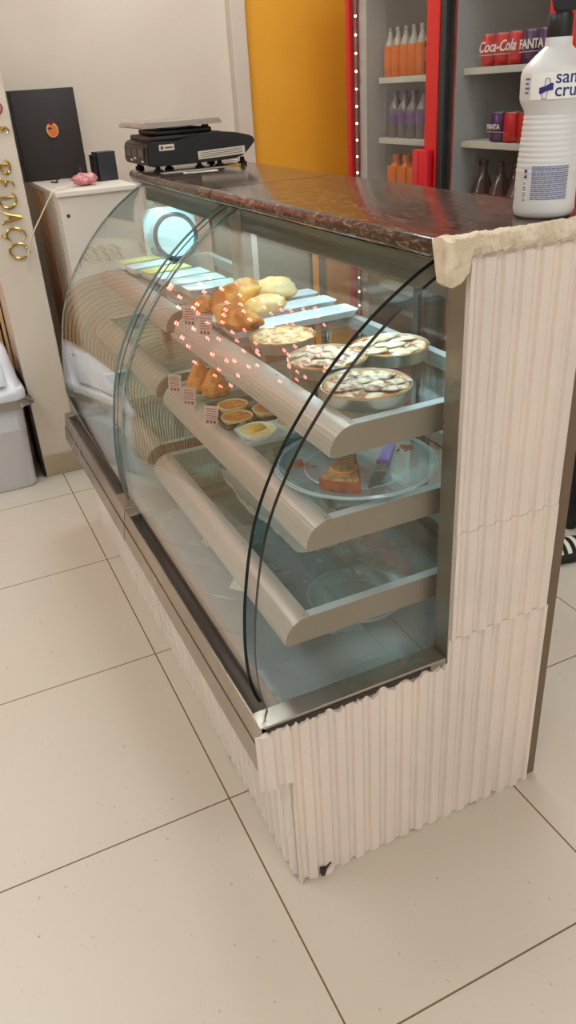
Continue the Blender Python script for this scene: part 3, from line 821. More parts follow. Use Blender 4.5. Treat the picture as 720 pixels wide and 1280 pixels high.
b=nb(); lathe(b,[(0,.0292),(.016,.0288),(.017,.0282),(0,.0281)],(cr.x,cr.y,0),24); obj('orange_centre',b,M['caketop'],t,smooth=True)
# knife
t=root('cake_knife','short serving knife with purple handle lying on the cake plate','knife',(.39,-.05,zc+.001))
hd=Vector((.425,-.018)); tp=Vector((.300,-.158)); d=(tp-hd).normalized(); n=Vector((-d.y,d.x)); o=Vector((.39,-.05))
def kp(s,w): 
    q=hd.lerp(tp,s)+n*w-o; return (q.x,q.y)
b=nb(); out=[(0,-.007),(0,.007),(.03,.010),(.12,.0105),(.25,.0095),(.36,.009),(.43,.014),(.47,.013),(.47,-.013),(.43,-.014),(.36,-.009),(.25,-.010),(.12,-.011),(.03,-.010)]
prism(b,[kp(s,w) for s,w in out],'z',.002,.014); bmesh.ops.bevel(b,geom=b.edges[:],offset=.0025,segments=2,affect='EDGES'); obj('handle',b,M['purple'],t,smooth=True)
b=nb(); prism(b,[kp(.475,-.008),kp(.475,.008),kp(.62,.009),kp(.64,-.008)],'z',.006,.008); obj('collar',b,M['tin'],t)
b=nb(); prism(b,[kp(.62,-.012),kp(.62,.012),kp(.80,.011),kp(1.0,-.004),kp(.985,-.010),kp(.8,-.012)],'z',.004,.0055); obj('blade',b,M['blade'],t)
# crumbs
b=nb(); rnd=random.Random(3)
for cx,cy,n_,s in ((.235,.01,26,.016),(.455,-.035,30,.011),(.40,.02,8,.03),(.30,-.02,10,.04)):
    for k in range(n_):
        r_=.0012+.0028*rnd.random()*(1 if k%4 else 1.6)
        blob(b,(cx+rnd.gauss(0,s*.6),cy+rnd.gauss(0,s*.6),zc+.002),r_,(1,1,.7),None,.4,4,k,6,5)
o=obj('cake_crumbs',b,M['cake']); tag(o,'orange-brown cake crumbs scattered on the clear plate','crumbs'); o['kind']='stuff'
# crumpled film under the middle shelf's nose, hanging from the shelf
b=nb(); nu,nv=70,16; g=[]
for i in range(nu+1):
    y=-.12+.40*i/nu; row=[]
    drop=.052+.018*noise.noise(Vector((y*9,2,0)))+.040*math.exp(-((y-.12)/.09)**2)
    for j in range(nv+1):
        s=j/nv; x=.147+.13*s+.006*noise.noise(Vector((y*30,s*3,1)))
        z=.733-drop*(.35+.65*math.sin(PI*min(1,s*1.0))**.5)+.007*noise.noise(Vector((y*55,s*8,3)))
        row.append(b.verts.new((x,y,min(z,.7365))))
    g.append(row)
for i in range(nu):
    for j in range(nv): b.faces.new((g[i][j],g[i+1][j],g[i+1][j+1],g[i][j+1]))
r=bmesh.ops.solidify(b,geom=b.faces[:],thickness=.0008)
o=obj('plastic_wrap',b,M['film'],smooth='all'); tag(o,'crumpled translucent plastic wrap bulging below the middle shelf nose','plastic wrap')
# wire on the bottom shelf
b=nb(); tube(b,smoothpath([(.148,.088,.6025),(.176,.089,.6025),(.24,.0066,.6025),(.269,-.0104,.6025),(.288,-.08,.6025),(.279,-.13,.6025),(.272,-.178,.6025)],6),.0016,6)
tube(b,smoothpath([(.279,-.130,.6025),(.290,-.125,.6035),(.322,-.112,.6035),(.338,-.104,.6035),(.359,-.106,.6035)],6),.0012,6)
tag(obj('loose_wire',b,M['cableg'],smooth=True),'thin grey wire trailing across the glass of the bottom shelf','wire')
b=nb(); tube(b,smoothpath([(.075,.33,.4425),(.11,.30,.4425),(.135,.245,.4425),(.16,.22,.4425)],6),.001,6)
tag(obj('thin_wire',b,M['cableg'],smooth=True),'short thin wire lying on the case floor behind the front glass','wire')
# thin bag lying flat in front of the cake plate foot
b=nb(); g=[]
for i in range(31):
    row=[]
    for j in range(13):
        u=i/30; v=j/12; e=math.sin(PI*u)**.3*math.sin(PI*v)**.4
        row.append(b.verts.new((-.05+.10*u+.004*noise.noise(Vector((v*5,u*3,1))),-.018+.036*v+.004*noise.noise(Vector((u*6,v*2,5))),.0004+.0055*e*(.6+.8*abs(noise.noise(Vector((u*9,v*5,2))))))))
    g.append(row)
for i in range(30):
    for j in range(12): b.faces.new((g[i][j],g[i+1][j],g[i+1][j+1],g[i][j+1]))
bmesh.ops.solidify(b,geom=b.faces[:],thickness=.0004)
o=obj('clear_bag',b,M['clearplastic'],smooth='all'); o.location=(.275,-.160,ZM+.0003); o.rotation_euler=(0,0,-.25)
tag(o,'crumpled clear plastic bag on the middle shelf glass beside its end rail','plastic bag')

# ------------------------------------------------------------------ far case contents
ZF=.9565
def carton(x,y,z,sx,sy,sz,rz,m,label,grp='small cartons and tubs in the far case',name='food_box',lid=None):
    t=root(name,label,'food box',(x,y,z),grp,rz)
    b=nb(); box(b,-sx/2,sx/2,-sy/2,sy/2,0,sz,.003); obj('box',b,m,t,smooth=True)
    b=nb(); box(b,-sx/2-.002,sx/2+.002,-sy/2-.002,sy/2+.002,sz+.0002,sz+.004,.001); obj('lid',b,lid or M['ceramic'],t,smooth=True)
carton(.315,1.355,ZF,.13,.06,.018,.15,M['ceramic'],'shallow tub with green and yellow lid in the far case, nearest the far glass',lid=M['yellowgreen'])
carton(.320,1.255,ZF,.13,.07,.018,.1,M['ceramic'],'white foam tub in the far case behind the green-lidded one')
carton(.345,1.155,ZF,.14,.07,.018,.1,M['ceramic'],'white foam tub in the far case with greenish sweets under film',lid=M['yellowgreen'])
carton(.36,1.05,ZF,.15,.08,.018,.05,M['ceramic'],'white foam tub in the far case, middle of the top shelf')
carton(.37,.95,ZF,.15,.08,.018,0,M['ceramic'],'white foam tub in the far case, second from the joint')
carton(.38,.85,ZF,.15,.08,.018,0,M['ceramic'],'white foam tub in the far case, next to the joint between cases')
t=root('cake_board','square white board standing at the far end of the far case','board',(.475,1.39,ZF))
b=nb(); box(b,-.12,.06,-.003,.003,0,.165,.001,mat=Matrix.Rotation(-.12,4,'X')); obj('board',b,M['ceramic'],t)
t=root('round_platter','round platter with dark rim leaning on the white board in the far case','plate',(.445,1.345,ZF))
b=nb(); R=Matrix.Translation((0,0,.078))@Matrix.Rotation(PI/2-.18,4,'X')
lathe(b,[(0,0),(.060,0),(.062,.004),(0,.004)],seg=48,mat=R); obj('dish',b,M['ceramic'],t,smooth=True)
b=nb(); lathe(b,[(.0622,-.002),(.072,-.002),(.076,.004),(.072,.008),(.0622,.006)],seg=48,mat=R,closed=True); obj('rim',b,M['platedark'],t,smooth=True)

# ------------------------------------------------------------------ things on the counter
ZC=1.2432
t=root('weighing_scale','black weighing scale with a steel pan on the far countertop','scale',(.52,1.29,ZC))
def L(x,y,z): return (x-.52,y-1.29,z-ZC)
b=nb()
pr=[(.345,1.262),(.334,1.270),(.337,1.318),(.352,1.329),(.42,1.326),(.475,1.330),(.505,1.338),(.55,1.343),(.61,1.336),(.662,1.324),(.676,1.314),(.672,1.300),(.655,1.295),(.648,1.278),(.628,1.274),(.615,1.264),(.50,1.262)]
prism(b,[(x-.52,z-ZC) for x,z in pr],'y',-.13,.13)
bmesh.ops.bevel(b,geom=[e for e in b.edges],offset=.004,segments=2,affect='EDGES'); obj('body',b,M['black'],t,smooth=True)
b=nb(); box(b,-.165,.055,-.115,.115,.083,.099,.006); box(b,-.14,.03,-.10,.10,.099,.112,.004); obj('weighing_head',b,M['black'],t,smooth=True)
for px in (-.12,.02):
    for py in (-.07,.07):
        b=nb(); lathe(b,[(0,.108),(.012,.108),(.010,.122),(0,.122)],(px,py,0),12); obj('pan_support',b,M['black'],t,smooth=True)
b=nb(); prism(b,[(-.196,.122),(-.190,.120),(.048,.120),(.056,.122),(.046,.134),(.042,.135),(-.180,.135),(-.186,.134)],'y',-.13,.12); bmesh.ops.bevel(b,geom=b.edges[:],offset=.002,segments=2,affect='EDGES'); obj('pan',b,M['steel'],t,smooth=True)
b=nb(); box(b,-.1872,-.1852,-.10,.10,.030,.072); obj('display_panel',b,M['darkframe'],t)
for k in range(3):
    b=nb(); box(b,-.1885,-.1873,-.095+k*.065,-.040+k*.065,.044,.066); obj('display_window',b,M['display'],t)
for i in range(2):
    for k in range(5):
        b=nb(); box(b,-.1885,-.1873,-.09+k*.04,-.068+k*.04,.031+.0065*i,.0355+.0065*i); obj('button',b,M['stickerw'] if (i+k)%3==0 else M['darkframe'],t)
b=nb(); box(b,-.148,-.102,-.1312,-.1302,.060,.076); obj('sticker',b,M['stickerw'],t)
b=nb(); box(b,-.143,-.136,-.1318,-.1313,.064,.072); box(b,-.130,-.107,-.1318,-.1313,.066,.0695); obj('sticker_print',b,M['inkd'],t)
b=nb(); Rr=Matrix.Rotation(-.03,4,'Y'); box(b,-.075,.075,-.1312,-.1302,.028,.050,mat=Matrix.Translation((.045,0,.002))@Rr); obj('sticker',b,M['stickerw'],t)
b=nb()
for r_ in range(3): box(b,-.068,.066,-.1318,-.1313,.033+r_*.0055,.0345+r_*.0055,mat=Matrix.Translation((.045,0,.002))@Rr)
obj('sticker_print',b,M['inkd'],t)
for px,py in ((-.150,-.10),(-.10,-.05),(-.02,-.10),(.045,-.10),(.12,-.10),(-.15,.10),(.09,.10)):
    b=nb(); lathe(b,[(0,0),(.013,0),(.014,.003),(.014,.008),(.008,.010),(.006,.022),(0,.022)],(px,py,0),16); obj('foot',b,M['rubber'],t,smooth=True)
# leaflets under the scale
t=root('leaflet','folded printed leaflet with a yellow end under the scale','leaflet',(.50,1.19,ZC),rz=.1)
b=nb(); box(b,-.13,.09,-.03,.03,.0,.0015); obj('sheet',b,M['paperflyer'],t)
b=nb(); box(b,.09,.125,-.03,.03,.0002,.004,.0005); obj('yellow_end',b,M['flyery'],t)
b=nb(); box(b,.02,.08,-.02,.02,.0016,.0021); obj('printed_panel',b,M['flyerr'],t)
t=root('card_stub','small white slip lying at the front of the far countertop','paper',(.47,1.10,ZC),rz=-.2)
b=nb(); box(b,-.05,.05,-.02,.02,0,.001); obj('slip',b,M['paperflyer'],t)
b=nb(); box(b,-.04,.03,.006,.009,.0011,.0014); box(b,-.04,.01,-.002,.001,.0011,.0014); obj('print',b,M['inkd'],t)

# spray bottle
BX,BY=.596,-.200
t=root('spray_bottle','white trigger spray bottle with blue cross logo at the counter end','bottle',(BX,BY,ZC))
prof=[(0,.0),(.040,0),(.0455,.004),(.0475,.012),(.0470,.03),(.0465,.06)]
z=.066
while z<.142:
    q=.0465-(z-.066)*.075
    prof+=[(q,z),(q+.0008,z+.0025),(q,z+.005),(q-.0007,z+.0065)]; z+=.0075
prof+=[(.0405,.146),(.0415,.152),(.0475,.162),(.0500,.170),(.0502,.200),(.0480,.208),(.042,.215),(.0325,.2245),(.0225,.233),(.0195,.236),(.0190,.247),(.0,.2475)]
b=nb(); lathe(b,prof,seg=48); bodyo=obj('body',b,M['bottlew'],t,smooth=True)
cd=Vector((-.3358-BX,-1.233-BY)).normalized(); rt=Vector((-cd.y,cd.x)); 
if rt.dot(Vector((.92,-.4)))<0: rt=-rt
def wrap(rad,a0=0):
    def f(co):
        a=a0+co.x/rad; r_=rad+.0004+co.z
        v=cd*(math.cos(a)*r_)+rt*(math.sin(a)*r_); return (v.x,v.y,co.y)
    return f
b=nb(); g=nb(); box(g,-.036,.050,.168,.203,0,.0003); subdiv_x(g,.004); merge(b,g,wrap(.0502)); obj('label_band',b,M['labelwhite'],t)
tr=rt
def wtext(body,size,u,v,rad,m,bold=0,shear=0,nm='lettering'):
    g=text_mesh(body,size,shear,.0002,bold,'LEFT'); subdiv_x(g,.003)
    for w in g.verts: w.co.x+=u; w.co.y+=v; w.co.z+=.0007
    b=nb(); merge(b,g,wrap(rad)); return obj(nm,b,m,t)
wtext('santa',.0245,.0005,.1885,.0502,M['navy'],.0002)
wtext('cruz',.0245,.0005,.1715,.0502,M['navy'],.0002)
b=nb(); g=nb()
prism(g,[(-.021,.1835),(-.013,.1855),(-.004,.1895),(-.0015,.1885),(-.0015,.1800),(-.010,.1790),(-.019,.1750),(-.021,.1765)],'z',.0008,.0012)
subdiv_x(g,.003); merge(b,g,wrap(.0502)); obj('cross_logo',b,M['navy'],t)
b=nb()
for q in ([(-.0135,.1855),(-.0125,.195),(-.0065,.195),(-.0065,.187)],[(-.0165,.1770),(-.0165,.169),(-.0105,.169),(-.009,.1790)]):
    g=nb(); pp=q+[q[0]] 
    for a,c in zip(q[:-1],q[1:]):
        dx,dy=c[0]-a[0],c[1]-a[1]; l=math.hypot(dx,dy); nx_,ny_=-dy/l*.00035,dx/l*.00035
        prism(g,[(a[0]-nx_,a[1]-ny_),(c[0]-nx_,c[1]-ny_),(c[0]+nx_,c[1]+ny_),(a[0]+nx_,a[1]+ny_)],'z',.0008,.0011)
    merge(b,g,wrap(.0502))
obj('cross_outline',b,M['navy'],t)
b=nb(); g=nb(); rnd=random.Random(5)
for r_ in range(17):
    yy=.076-r_*.0029; u=-.022
    while u<.034:
        l=.002+.006*rnd.random(); l=min(l,.034-u); 
        if l>.0008: box(g,u,u+l,yy,yy+.0014,.0006,.0008)
        u+=l+.0009
subdiv_x(g,.004); merge(b,g,wrap(.0466)); obj('small_print',b,M['greyprint'],t)
b=nb(); g=nb(); box(g,-.038,-.028,.024,.056,.0005,.0007); subdiv_x(g,.004); merge(b,g,wrap(.0466)); obj('barcode_field',b,M['labelwhite'],t)
b=nb(); g=nb()
for k in range(16): 
    if k%5!=3: box(g,-.0365,-.0300,.026+k*.0018,.0268+k*.0018,.0009,.0011)
merge(b,g,wrap(.0466)); obj('barcode',b,M['inkd'],t)
b=nb(); g=nb(); prism(g,[(-.036,.060),(-.029,.060),(-.0325,.066),(-.029,.072),(-.036,.072),(-.0325,.066001)],'z',.0006,.0008); merge(b,g,wrap(.0466)); obj('pictogram',b,M['navy'],t)
b=nb(); g=nb()
for k in range(4): box(g,-.047,-.040+.002*(k%2),.176+k*.006,.1785+k*.006,.0006,.0008)
merge(b,g,wrap(.0502)); obj('side_print',b,M['greyprint'],t)
b=nb(); lathe(b,[(0,.2476),(.0175,.2476),(.0180,.2485),(.0178,.274),(.016,.277),(0,.277)],seg=32,fx=lambda a,z:1+.012*math.cos(a*32)); obj('collar',b,M['black'],t,smooth=True)
# spray head, pointing along the viewer's left with trigger to the right
hx=rt
def H(u,w,z): v=hx*u+cd*w; return (v.x,v.y,z)
b=nb()
poly=[(-.018,.3045),(-.0165,.309),(-.006,.3115),(.02,.3125),(.06,.311),(.075,.306),(.076,.288),(.062,.290),(.045,.297),(.030,.290),(.016,.2775),(-.010,.2775),(-.0105,.290),(-.013,.297)]
A=[b.verts.new(H(u,-.011,z)) for u,z in poly]; B=[b.verts.new(H(u,.011,z)) for u,z in poly]
b.faces.new(A); b.faces.new(B[::-1])
for i in range(len(poly)): b.faces.new((A[i],A[(i+1)%len(poly)],B[(i+1)%len(poly)],B[i]))
bmesh.ops.bevel(b,geom=b.edges[:],offset=.0025,segments=2,affect='EDGES'); obj('spray_head',b,M['black'],t,smooth=True)
b=nb(); tube(b,smoothpath([H(.040,0,.292),H(.033,0,.28),H(.028,0,.266),H(.034,0,.252),H(.040,0,.246)],5),.005,10); obj('trigger',b,M['palegrey'],t,smooth=True)

# ------------------------------------------------------------------ cabinet by the partition and things on it
t=root('side_cabinet','tall white cabinet with brown wood side strip beside the partition','cabinet',(.335,2.26,0))
b=nb(); box(b,-.14,.155,-.30,.30,0,1.128,.002); obj('body',b,M['white'],t)
b=nb(); box(b,-.15,.165,-.31,.335,1.1285,1.146,.002); obj('top',b,M['white'],t)
b=nb(); box(b,-.1445,-.1405,.02,.30,0,1.12); obj('wood_strip',b,M['woodstrip'],t,)
b=nb()
for k in range(3): box(b,-.1455,-.1447,.07+k*.07,.076+k*.07,0,1.12)
obj('strip_groove',b,M['woodback'],t)
b=nb(); rnd=random.Random(2); pts=[]
for k in range(34): pts.append((-.1412,-.19+.018*math.sin(k*1.9)+.006*rnd.random(),1.08-k*.0075))
tube(b,smoothpath(pts,4),.0011,5); obj('pen_scribble',b,M['palegrey'],t)
b=nb(); lathe(b,[(0,0),(.006,0),(.007,.002),(0,.003)],(0,0,0),12,mat=Matrix.Translation((-.115,-.3005,1.06))@Matrix.Rotation(PI/2,4,'X')); obj('screw_cap',b,M['darkframe'],t)
ZK=1.1465
t=root('black_folder_box','flat black upright box with an orange chef emblem on the white cabinet','box',(.30,2.505,ZK),rz=-.03)
b=nb(); box(b,-.134,.130,-.018,.022,0,.345,.004,mat=Matrix.Rotation(-.03,4,'X')); obj('case',b,M['blackmatte'],t,smooth=True)
b=nb(); box(b,-.141,-.135,-.02,.024,0,.345,.001,mat=Matrix.Rotation(-.03,4,'X')); obj('spine',b,M['black'],t)
b=nb(); Rm=Matrix.Translation((.012,-.020,.192))@Matrix.Rotation(PI/2-.03,4,'X')
lathe(b,[(0,0),(.026,0),(.026,.0012),(0,.0012)],seg=28,mat=Rm@Matrix.Diagonal((.95,1.1,1,1))); obj('emblem_base',b,M['yellowlogo'],t)
b=nb(); lathe(b,[(0,.0013),(.021,.0013),(.021,.002),(0,.002)],seg=28,mat=Rm@Matrix.Translation((0,-.002,0))@Matrix.Diagonal((.95,1.1,1,1))); obj('emblem_body',b,M['orangelogo'],t)
b=nb(); lathe(b,[(0,0),(.013,0),(.013,.002),(0,.002)],seg=20,mat=Rm@Matrix.Translation((-.002,.032,0))); lathe(b,[(0,.0021),(.009,.0021),(.009,.0028),(0,.0028)],seg=20,mat=Rm@Matrix.Translation((-.010,.006,0))@Matrix.Diagonal((1,.5,1,1))); obj('emblem_detail',b,M['darklogo'],t)
t=root('upright_box','small black upright box standing right of the wrapped packet','box',(.452,2.22,ZK),rz=.12)
b=nb(); box(b,-.036,.040,-.02,.05,0,.108,.0015); obj('case',b,M['blackbox'],t)
b=nb(); box(b,-.048,-.0365,-.005,.05,0,.098,.001); obj('side_flap',b,M['black'],t)
b=nb(); blob(b,(0,0,.024),1,(.052,.030,.022),rotz(.1),.35,4,3,28,18)
for v in b.verts:
    if v.co.z<.003: v.co.z=.001
o=obj('wrapped_sweets',b,M['foil'],smooth='all'); o.location=(.335,2.10,ZK); tag(o,'clear pink packet of sweets at the front of the white cabinet top','packet')
b=nb(); tube(b,smoothpath([(.39,2.46,ZK+.02),(.38,2.40,ZK+.045),(.33,2.36,ZK+.025),(.27,2.34,ZK+.012),(.26,2.30,ZK+.006),(.24,2.33,ZK+.006)],6),.003,8)
tag(obj('black_cable',b,M['black'],smooth=True),'loop of thin black cable in front of the black folder box','cable')
b=nb(); tube(b,smoothpath([(.290,2.10,ZK+.010),(.25,2.06,ZK+.006),(.19,1.985,ZK+.006),(.165,1.98,ZK-.02),(.12,2.0,1.06),(.07,2.015,.98),(.045,2.022,.90),(.038,2.024,.865)],8),.0028,8)
tag(obj('white_cable',b,M['cable'],smooth=True),'thin white cable drooping from the cabinet top to the gold letters','cable')

# gold lettering on the partition end: reads downwards, tops of letters to the right
t=root('wall_lettering','gold handwritten-style letters running down the cream partition end','lettering',(.01,2.03,1.05))
SZ=.066
GL={'P':[[(0.1,0),(.25,.95)],[(-.1,.8),(.1,1.0),(.6,1.0),(.8,.8),(.65,.55),(.2,.45)]],
 'E':[[(.75,.9),(.5,1.05),(.2,.9),(.25,.62),(.5,.55),(.2,.48),(0,.22),(.15,0),(.45,-.02),(.75,.15)]],
 'D':[[(.15,.9),(.1,.05)],[(-.15,.85),(.25,1.02),(.7,.85),(.85,.45),(.6,.08),(.1,0),(-.1,.08)]],
 'A':[[(-.1,0),(.15,.3),(.45,1.08),(.55,.6),(.7,0),(.85,-.05)],[(.1,.38),(.75,.42)]],
 'C':[[(.8,.8),(.6,1.0),(.25,.9),(.02,.5),(.15,.12),(.5,0),(.85,.2)],[(.45,0),(.5,-.14),(.35,-.24)]],
 'O':[[(.5,1.0),(.15,.85),(0,.45),(.2,.05),(.6,0),(.9,.3),(.9,.7),(.6,1.0),(.35,.95),(.3,.75)]]}
def letter(ch,z,m,sz=SZ,xb=-.022,nm='letter'):
    b=nb()
    for st in GL[ch]:
        pts=[(xb+sz*(v)*.95,-.006,z-sz*u*.78) for u,v in st]; pp=smoothpath(pts,6)
        n=len(pp); tp=[.55+.75*math.sin(PI*min(1,max(0,k/n))) for k in range(n)]
        tube(b,[(p.x,p.y,p.z) for p in pp],.0038,6,taper=tp)
    obj(nm,b,m,t,smooth=True)
zz=.214
for ch in 'PEDACO':
    letter(ch,zz,M['gold'],sz=SZ*(1.12 if ch in 'CO' else 1)); zz-=.0575
letter('D',.40,M['redletter'],sz=.05,xb=.01); letter('E',.33,M['gold'],sz=.045,xb=.02)

# ------------------------------------------------------------------ bin
t=root('waste_bin','white swing-lid waste bin with a bag edge showing, by the partition','bin',(-.281,2.112,0))
b=nb()
def rr(b,l,w,z,r=.04,n=5,cx=0,cy=0):
    out=[]
    for sx,sy,a0 in ((1,1,0),(-1,1,PI/2),(-1,-1,PI),(1,-1,3*PI/2)):
        for k in range(n):
            a=a0+PI/2*k/(n-1); out.append(b.verts.new((cx+sx*(l-r)+r*math.cos(a),cy+sy*(w-r)+r*math.sin(a),z)))
    return out
def loft(b,R,capa=True,capb=True):
    for A,B in zip(R[:-1],R[1:]):
        for k in range(len(A)): b.faces.new((A[k],A[(k+1)%len(A)],B[(k+1)%len(B)],B[k]))
    if capa: b.faces.new(R[0][::-1])
    if capb: b.faces.new(R[-1])
loft(b,[rr(b,.158,.145,0),rr(b,.165,.152,.008),rr(b,.174,.161,.262),rr(b,.1755,.1625,.264),rr(b,.1755,.1625,.272),rr(b,.174,.161,.274),rr(b,.180,.168,.408)]); obj('body',b,M['whitepl'],t,smooth=True)
b=nb(); loft(b,[rr(b,.187,.174,.398),rr(b,.198,.185,.400),rr(b,.200,.187,.425),rr(b,.194,.181,.440),rr(b,.188,.172,.445,.05),rr(b,.176,.125,.53,.05),rr(b,.170,.105,.585,.05),rr(b,.160,.085,.600,.05)]); obj('lid',b,M['whitepl2'],t,smooth=True)
b=nb(); Rf=Matrix.Translation((0,-.153,.505))@Matrix.Rotation(-math.atan2(.055,.09),4,'X')
loft(b,[[b.verts.new((v.co.x,v.co.y,v.co.z)) for v in []] for _ in []]) if False else None
box(b,-.13,.13,-.002,.008,-.05,.05,.0035,mat=Rf); obj('swing_flap',b,M['whitepl'],t,smooth=True)
b=nb(); lathe(b,[(0,0),(.007,0),(.007,.003),(0,.003)],seg=14,mat=Matrix.Translation((.13,-.110,.573))@Matrix.Rotation(PI/2,4,'X')); obj('pivot',b,M['chip'],t)
b=nb(); n=90; top=[];bot=[]
for k in range(n):
    a=2*PI*k/n; c_,s_=math.cos(a),math.sin(a); q=1/max(abs(c_)/.188,abs(s_)/.176); q=min(q,.238)
    fl=.012*noise.noise(Vector((c_*3,s_*3,2)))+.010
    top.append(b.verts.new((q*c_,q*s_,.398))); q2=q+.006+max(0,fl); zb=.368+.022*noise.noise(Vector((c_*2.5,s_*2.5,7)))
    if c_>.75 and s_<0: q2+=.022; zb+=.004
    bot.append(b.verts.new((q2*c_,q2*s_,zb)))
for k in range(n): b.faces.new((top[k],top[(k+1)%n],bot[(k+1)%n],bot[k]))
bmesh.ops.solidify(b,geom=b.faces[:],thickness=.001); obj('liner_bag',b,M['bag'],t,smooth='all')

# ------------------------------------------------------------------ fridges
FX=1.5
def fridge(y0,y1,label,inner,zs,farw):
    t=root('drinks_fridge',label,'fridge',(FX+.32,(y0+y1)/2,0),'tall red glass-door drinks fridges')
    Q=(FX+.32,(y0+y1)/2,0)
    def P(nm,b,m,par=None,**k): return obj(nm,b,m,par or t,loc=Q,**k)
    b=nb(); th=.03
    x1=FX+.66
    box(b,FX+.045,x1,y0,y0+th,.0,2.0); box(b,FX+.045,x1,y1-th,y1,.0,2.0); box(b,x1-.03,x1,y0+th,y1-th,0,2.0)
    box(b,FX+.045,x1-.03,y0+th,y1-th,1.96,2.0); box(b,FX+.045,x1-.03,y0+th,y1-th,.0,.22); P('cabinet',b,M['red'])
    b=nb(); e=.004
    box(b,FX+.05,x1-.031,y1-th-e-farw,y1-th-.0005,.2205,1.9595); box(b,FX+.05,x1-.031,y0+th+.0005,y0+th+e,.2205,1.9595)
    box(b,x1-.036,x1-.0315,y0+th+e+.0005,y1-th-e-farw-.0005,.2205,1.9595); box(b,FX+.05,x1-.037,y0+th+e+.0005,y1-th-e-farw-.0005,1.83,1.9595)
    P('liner',b,inner)
    for z in zs:
        b=nb(); ya,yb=y0+th+e+.004,y1-th-e-farw-.004-(.045 if farw else 0)
        box(b,FX+.08,FX+.088,ya,yb,z-.022,z-.0005,.001); box(b,FX+.09,x1-.05,ya,yb,z-.006,z-.0008)
        s=P('shelf',b,M['shelfwhite'])
        b=nb(); box(b,FX+.0785,FX+.0795,yb-.33,yb-.19,z-.020,z-.003); sl=obj('price_strip',b,M['paperflyer'],s,loc=Q); sl.location=(0,0,0)
    for k in range(44):
        pass
    b=nb()
    for k in range(40): box(b,FX+.14,FX+.148,y1-th-e-farw-.0022,y1-th-e-farw-.0005,.5+k*.032,.518+k*.032)
    P('shelf_track',b,M['palegrey'])
    return t,P,Q
zs1=(.62,.84,1.037,1.2258,1.4500)
t,P,Q=fridge(1.40,2.075,'far drinks fridge with red door, orange sodas on shelves, beside orange wall',M['fridgein'],zs1,.055)
def door(t,P,Q,y0,y1,wn,wf,farm,handle,leds):
    b=nb(); box(b,FX,FX+.04,y0,y0+wn,.1,1.98,.004); box(b,FX+.0005,FX+.04,y0+wn,y1-wf,1.86,1.98); box(b,FX+.0005,FX+.04,y0+wn,y1-wf,.1,.24); 
    d=P('door_frame',b,M['red'])
    b=nb(); box(b,FX,FX+.04,y1-wf,y1,.1,1.98,.003); s=obj('far_stile',b,farm,d,loc=Q); s.location=(0,0,0)
    b=nb(); box(b,FX+.014,FX+.020,y0+wn,y1-wf,.24,1.86); g=obj('door_glass',b,M['fridgeglass'],d,loc=Q); g.location=(0,0,0)
    if handle:
        b=nb(); box(b,FX-.034,FX-.004,y0+.012,y0+wn+.028,.82,1.205,.006); box(b,FX-.0355,FX-.0345,y0+wn-.018,y0+wn-.010,.83,1.195); g=obj('handle',b,M['redbar'],d,smooth=True,loc=Q); g.location=(0,0,0)
    if leds:
        b=nb(); box(b,FX+.021,FX+.030,y1-wf-.012,y1-wf-.0005,.26,1.84); g=obj('led_strip',b,M['tin'],d,loc=Q); g.location=(0,0,0)
        for k in range(24):
            b=nb(); r_=bmesh.ops.create_uvsphere(b,u_segments=8,v_segments=6,radius=.0042); bmesh.ops.translate(b,verts=b.verts,vec=(FX+.026,y1-wf-.0145,.30+k*.0655))
            g=obj('led_lens',b,M['led'],d,loc=Q); g.location=(0,0,0)
door(t,P,Q,1.402,2.073,.078,.028,M['red'],True,True)
b=nb(); tube(b,[(FX+.10,1.43,.3),(FX+.10,1.43,1.85)],.008,8); P('interior_lamp',b,M['fridgelamp'])
zs2=(.62,.87,1.230,1.463)
t,P,Q=fridge(.70,1.396,'near drinks fridge with grey interior, red cans and cola bottles on shelves',M['fridgein2'],zs2,.0)
door(t,P,Q,.702,1.394,.150,.030,M['darkframe'],False,False)
b=nb(); tube(b,[(FX+.10,.75,.3),(FX+.10,.75,1.85)],.008,8); P('interior_lamp',b,M['fridgelamp'])
b=nb(); 
for k in range(9): box(b,FX+.15,FX+.35,.98+k*.03,.992+k*.03,1.815,1.829)
P('vent_grille',b,M['darkframe'])

def soda(name,prof_s,h,mbody,mcap,mlabel,lab0,lab1,loc,label,grp,seg=16,cat='bottle',mneck=None):
    t=root(name,label,cat,loc,grp)
    P_=[(0,0),(.9,0),(1,.03),(1,.56),(.97,.63)]
    b=nb(); lathe(b,[(r*prof_s,z*h) for r,z in P_],seg=seg); lathe(b,[(r*prof_s,z*h) for r,z in [(.97,.63),(.66,.74),(.38,.84),(.33,.93),(0,.93)]],seg=seg,mi=1); obj('body',b,[mbody,mneck or mbody],t,smooth=True)
    b=nb(); lathe(b,[(0,h*.931),(prof_s*.40,h*.931),(prof_s*.40,h*.995),(0,h)],seg=12); obj('cap',b,mcap,t,smooth=True)
    if mlabel:
        b=nb(); lathe(b,[(prof_s*1.005,h*lab0),(prof_s*1.012,h*lab0),(prof_s*1.012,h*lab1),(prof_s*1.005,h*lab1)],seg=seg,closed=True); obj('label',b,mlabel,t,smooth=True)
    return t
o1=soda('soda_bottle',.027,.172,M['osoda'],M['tin'],M['osoda'],.2,.45,(FX+.115,1.900,1.4505),'small orange soda bottle on the upper shelf of the far fridge','small orange soda bottles on the upper shelf',mneck=M['neck'])
for k in range(1,5): copy_tree(o1,loc=(FX+.115,1.900-k*.057,1.4505))
for k in range(3): copy_tree(o1,loc=(FX+.19,1.900-k*.057,1.4505))
c1=soda('cola_bottle',.027,.18,M['cola'],M['cantop'],M['colalabel'],.25,.5,(FX+.115,1.612,1.4505),'small cola bottle beside the orange sodas on the upper shelf','small cola bottles on the upper shelf',mneck=M['neck'])
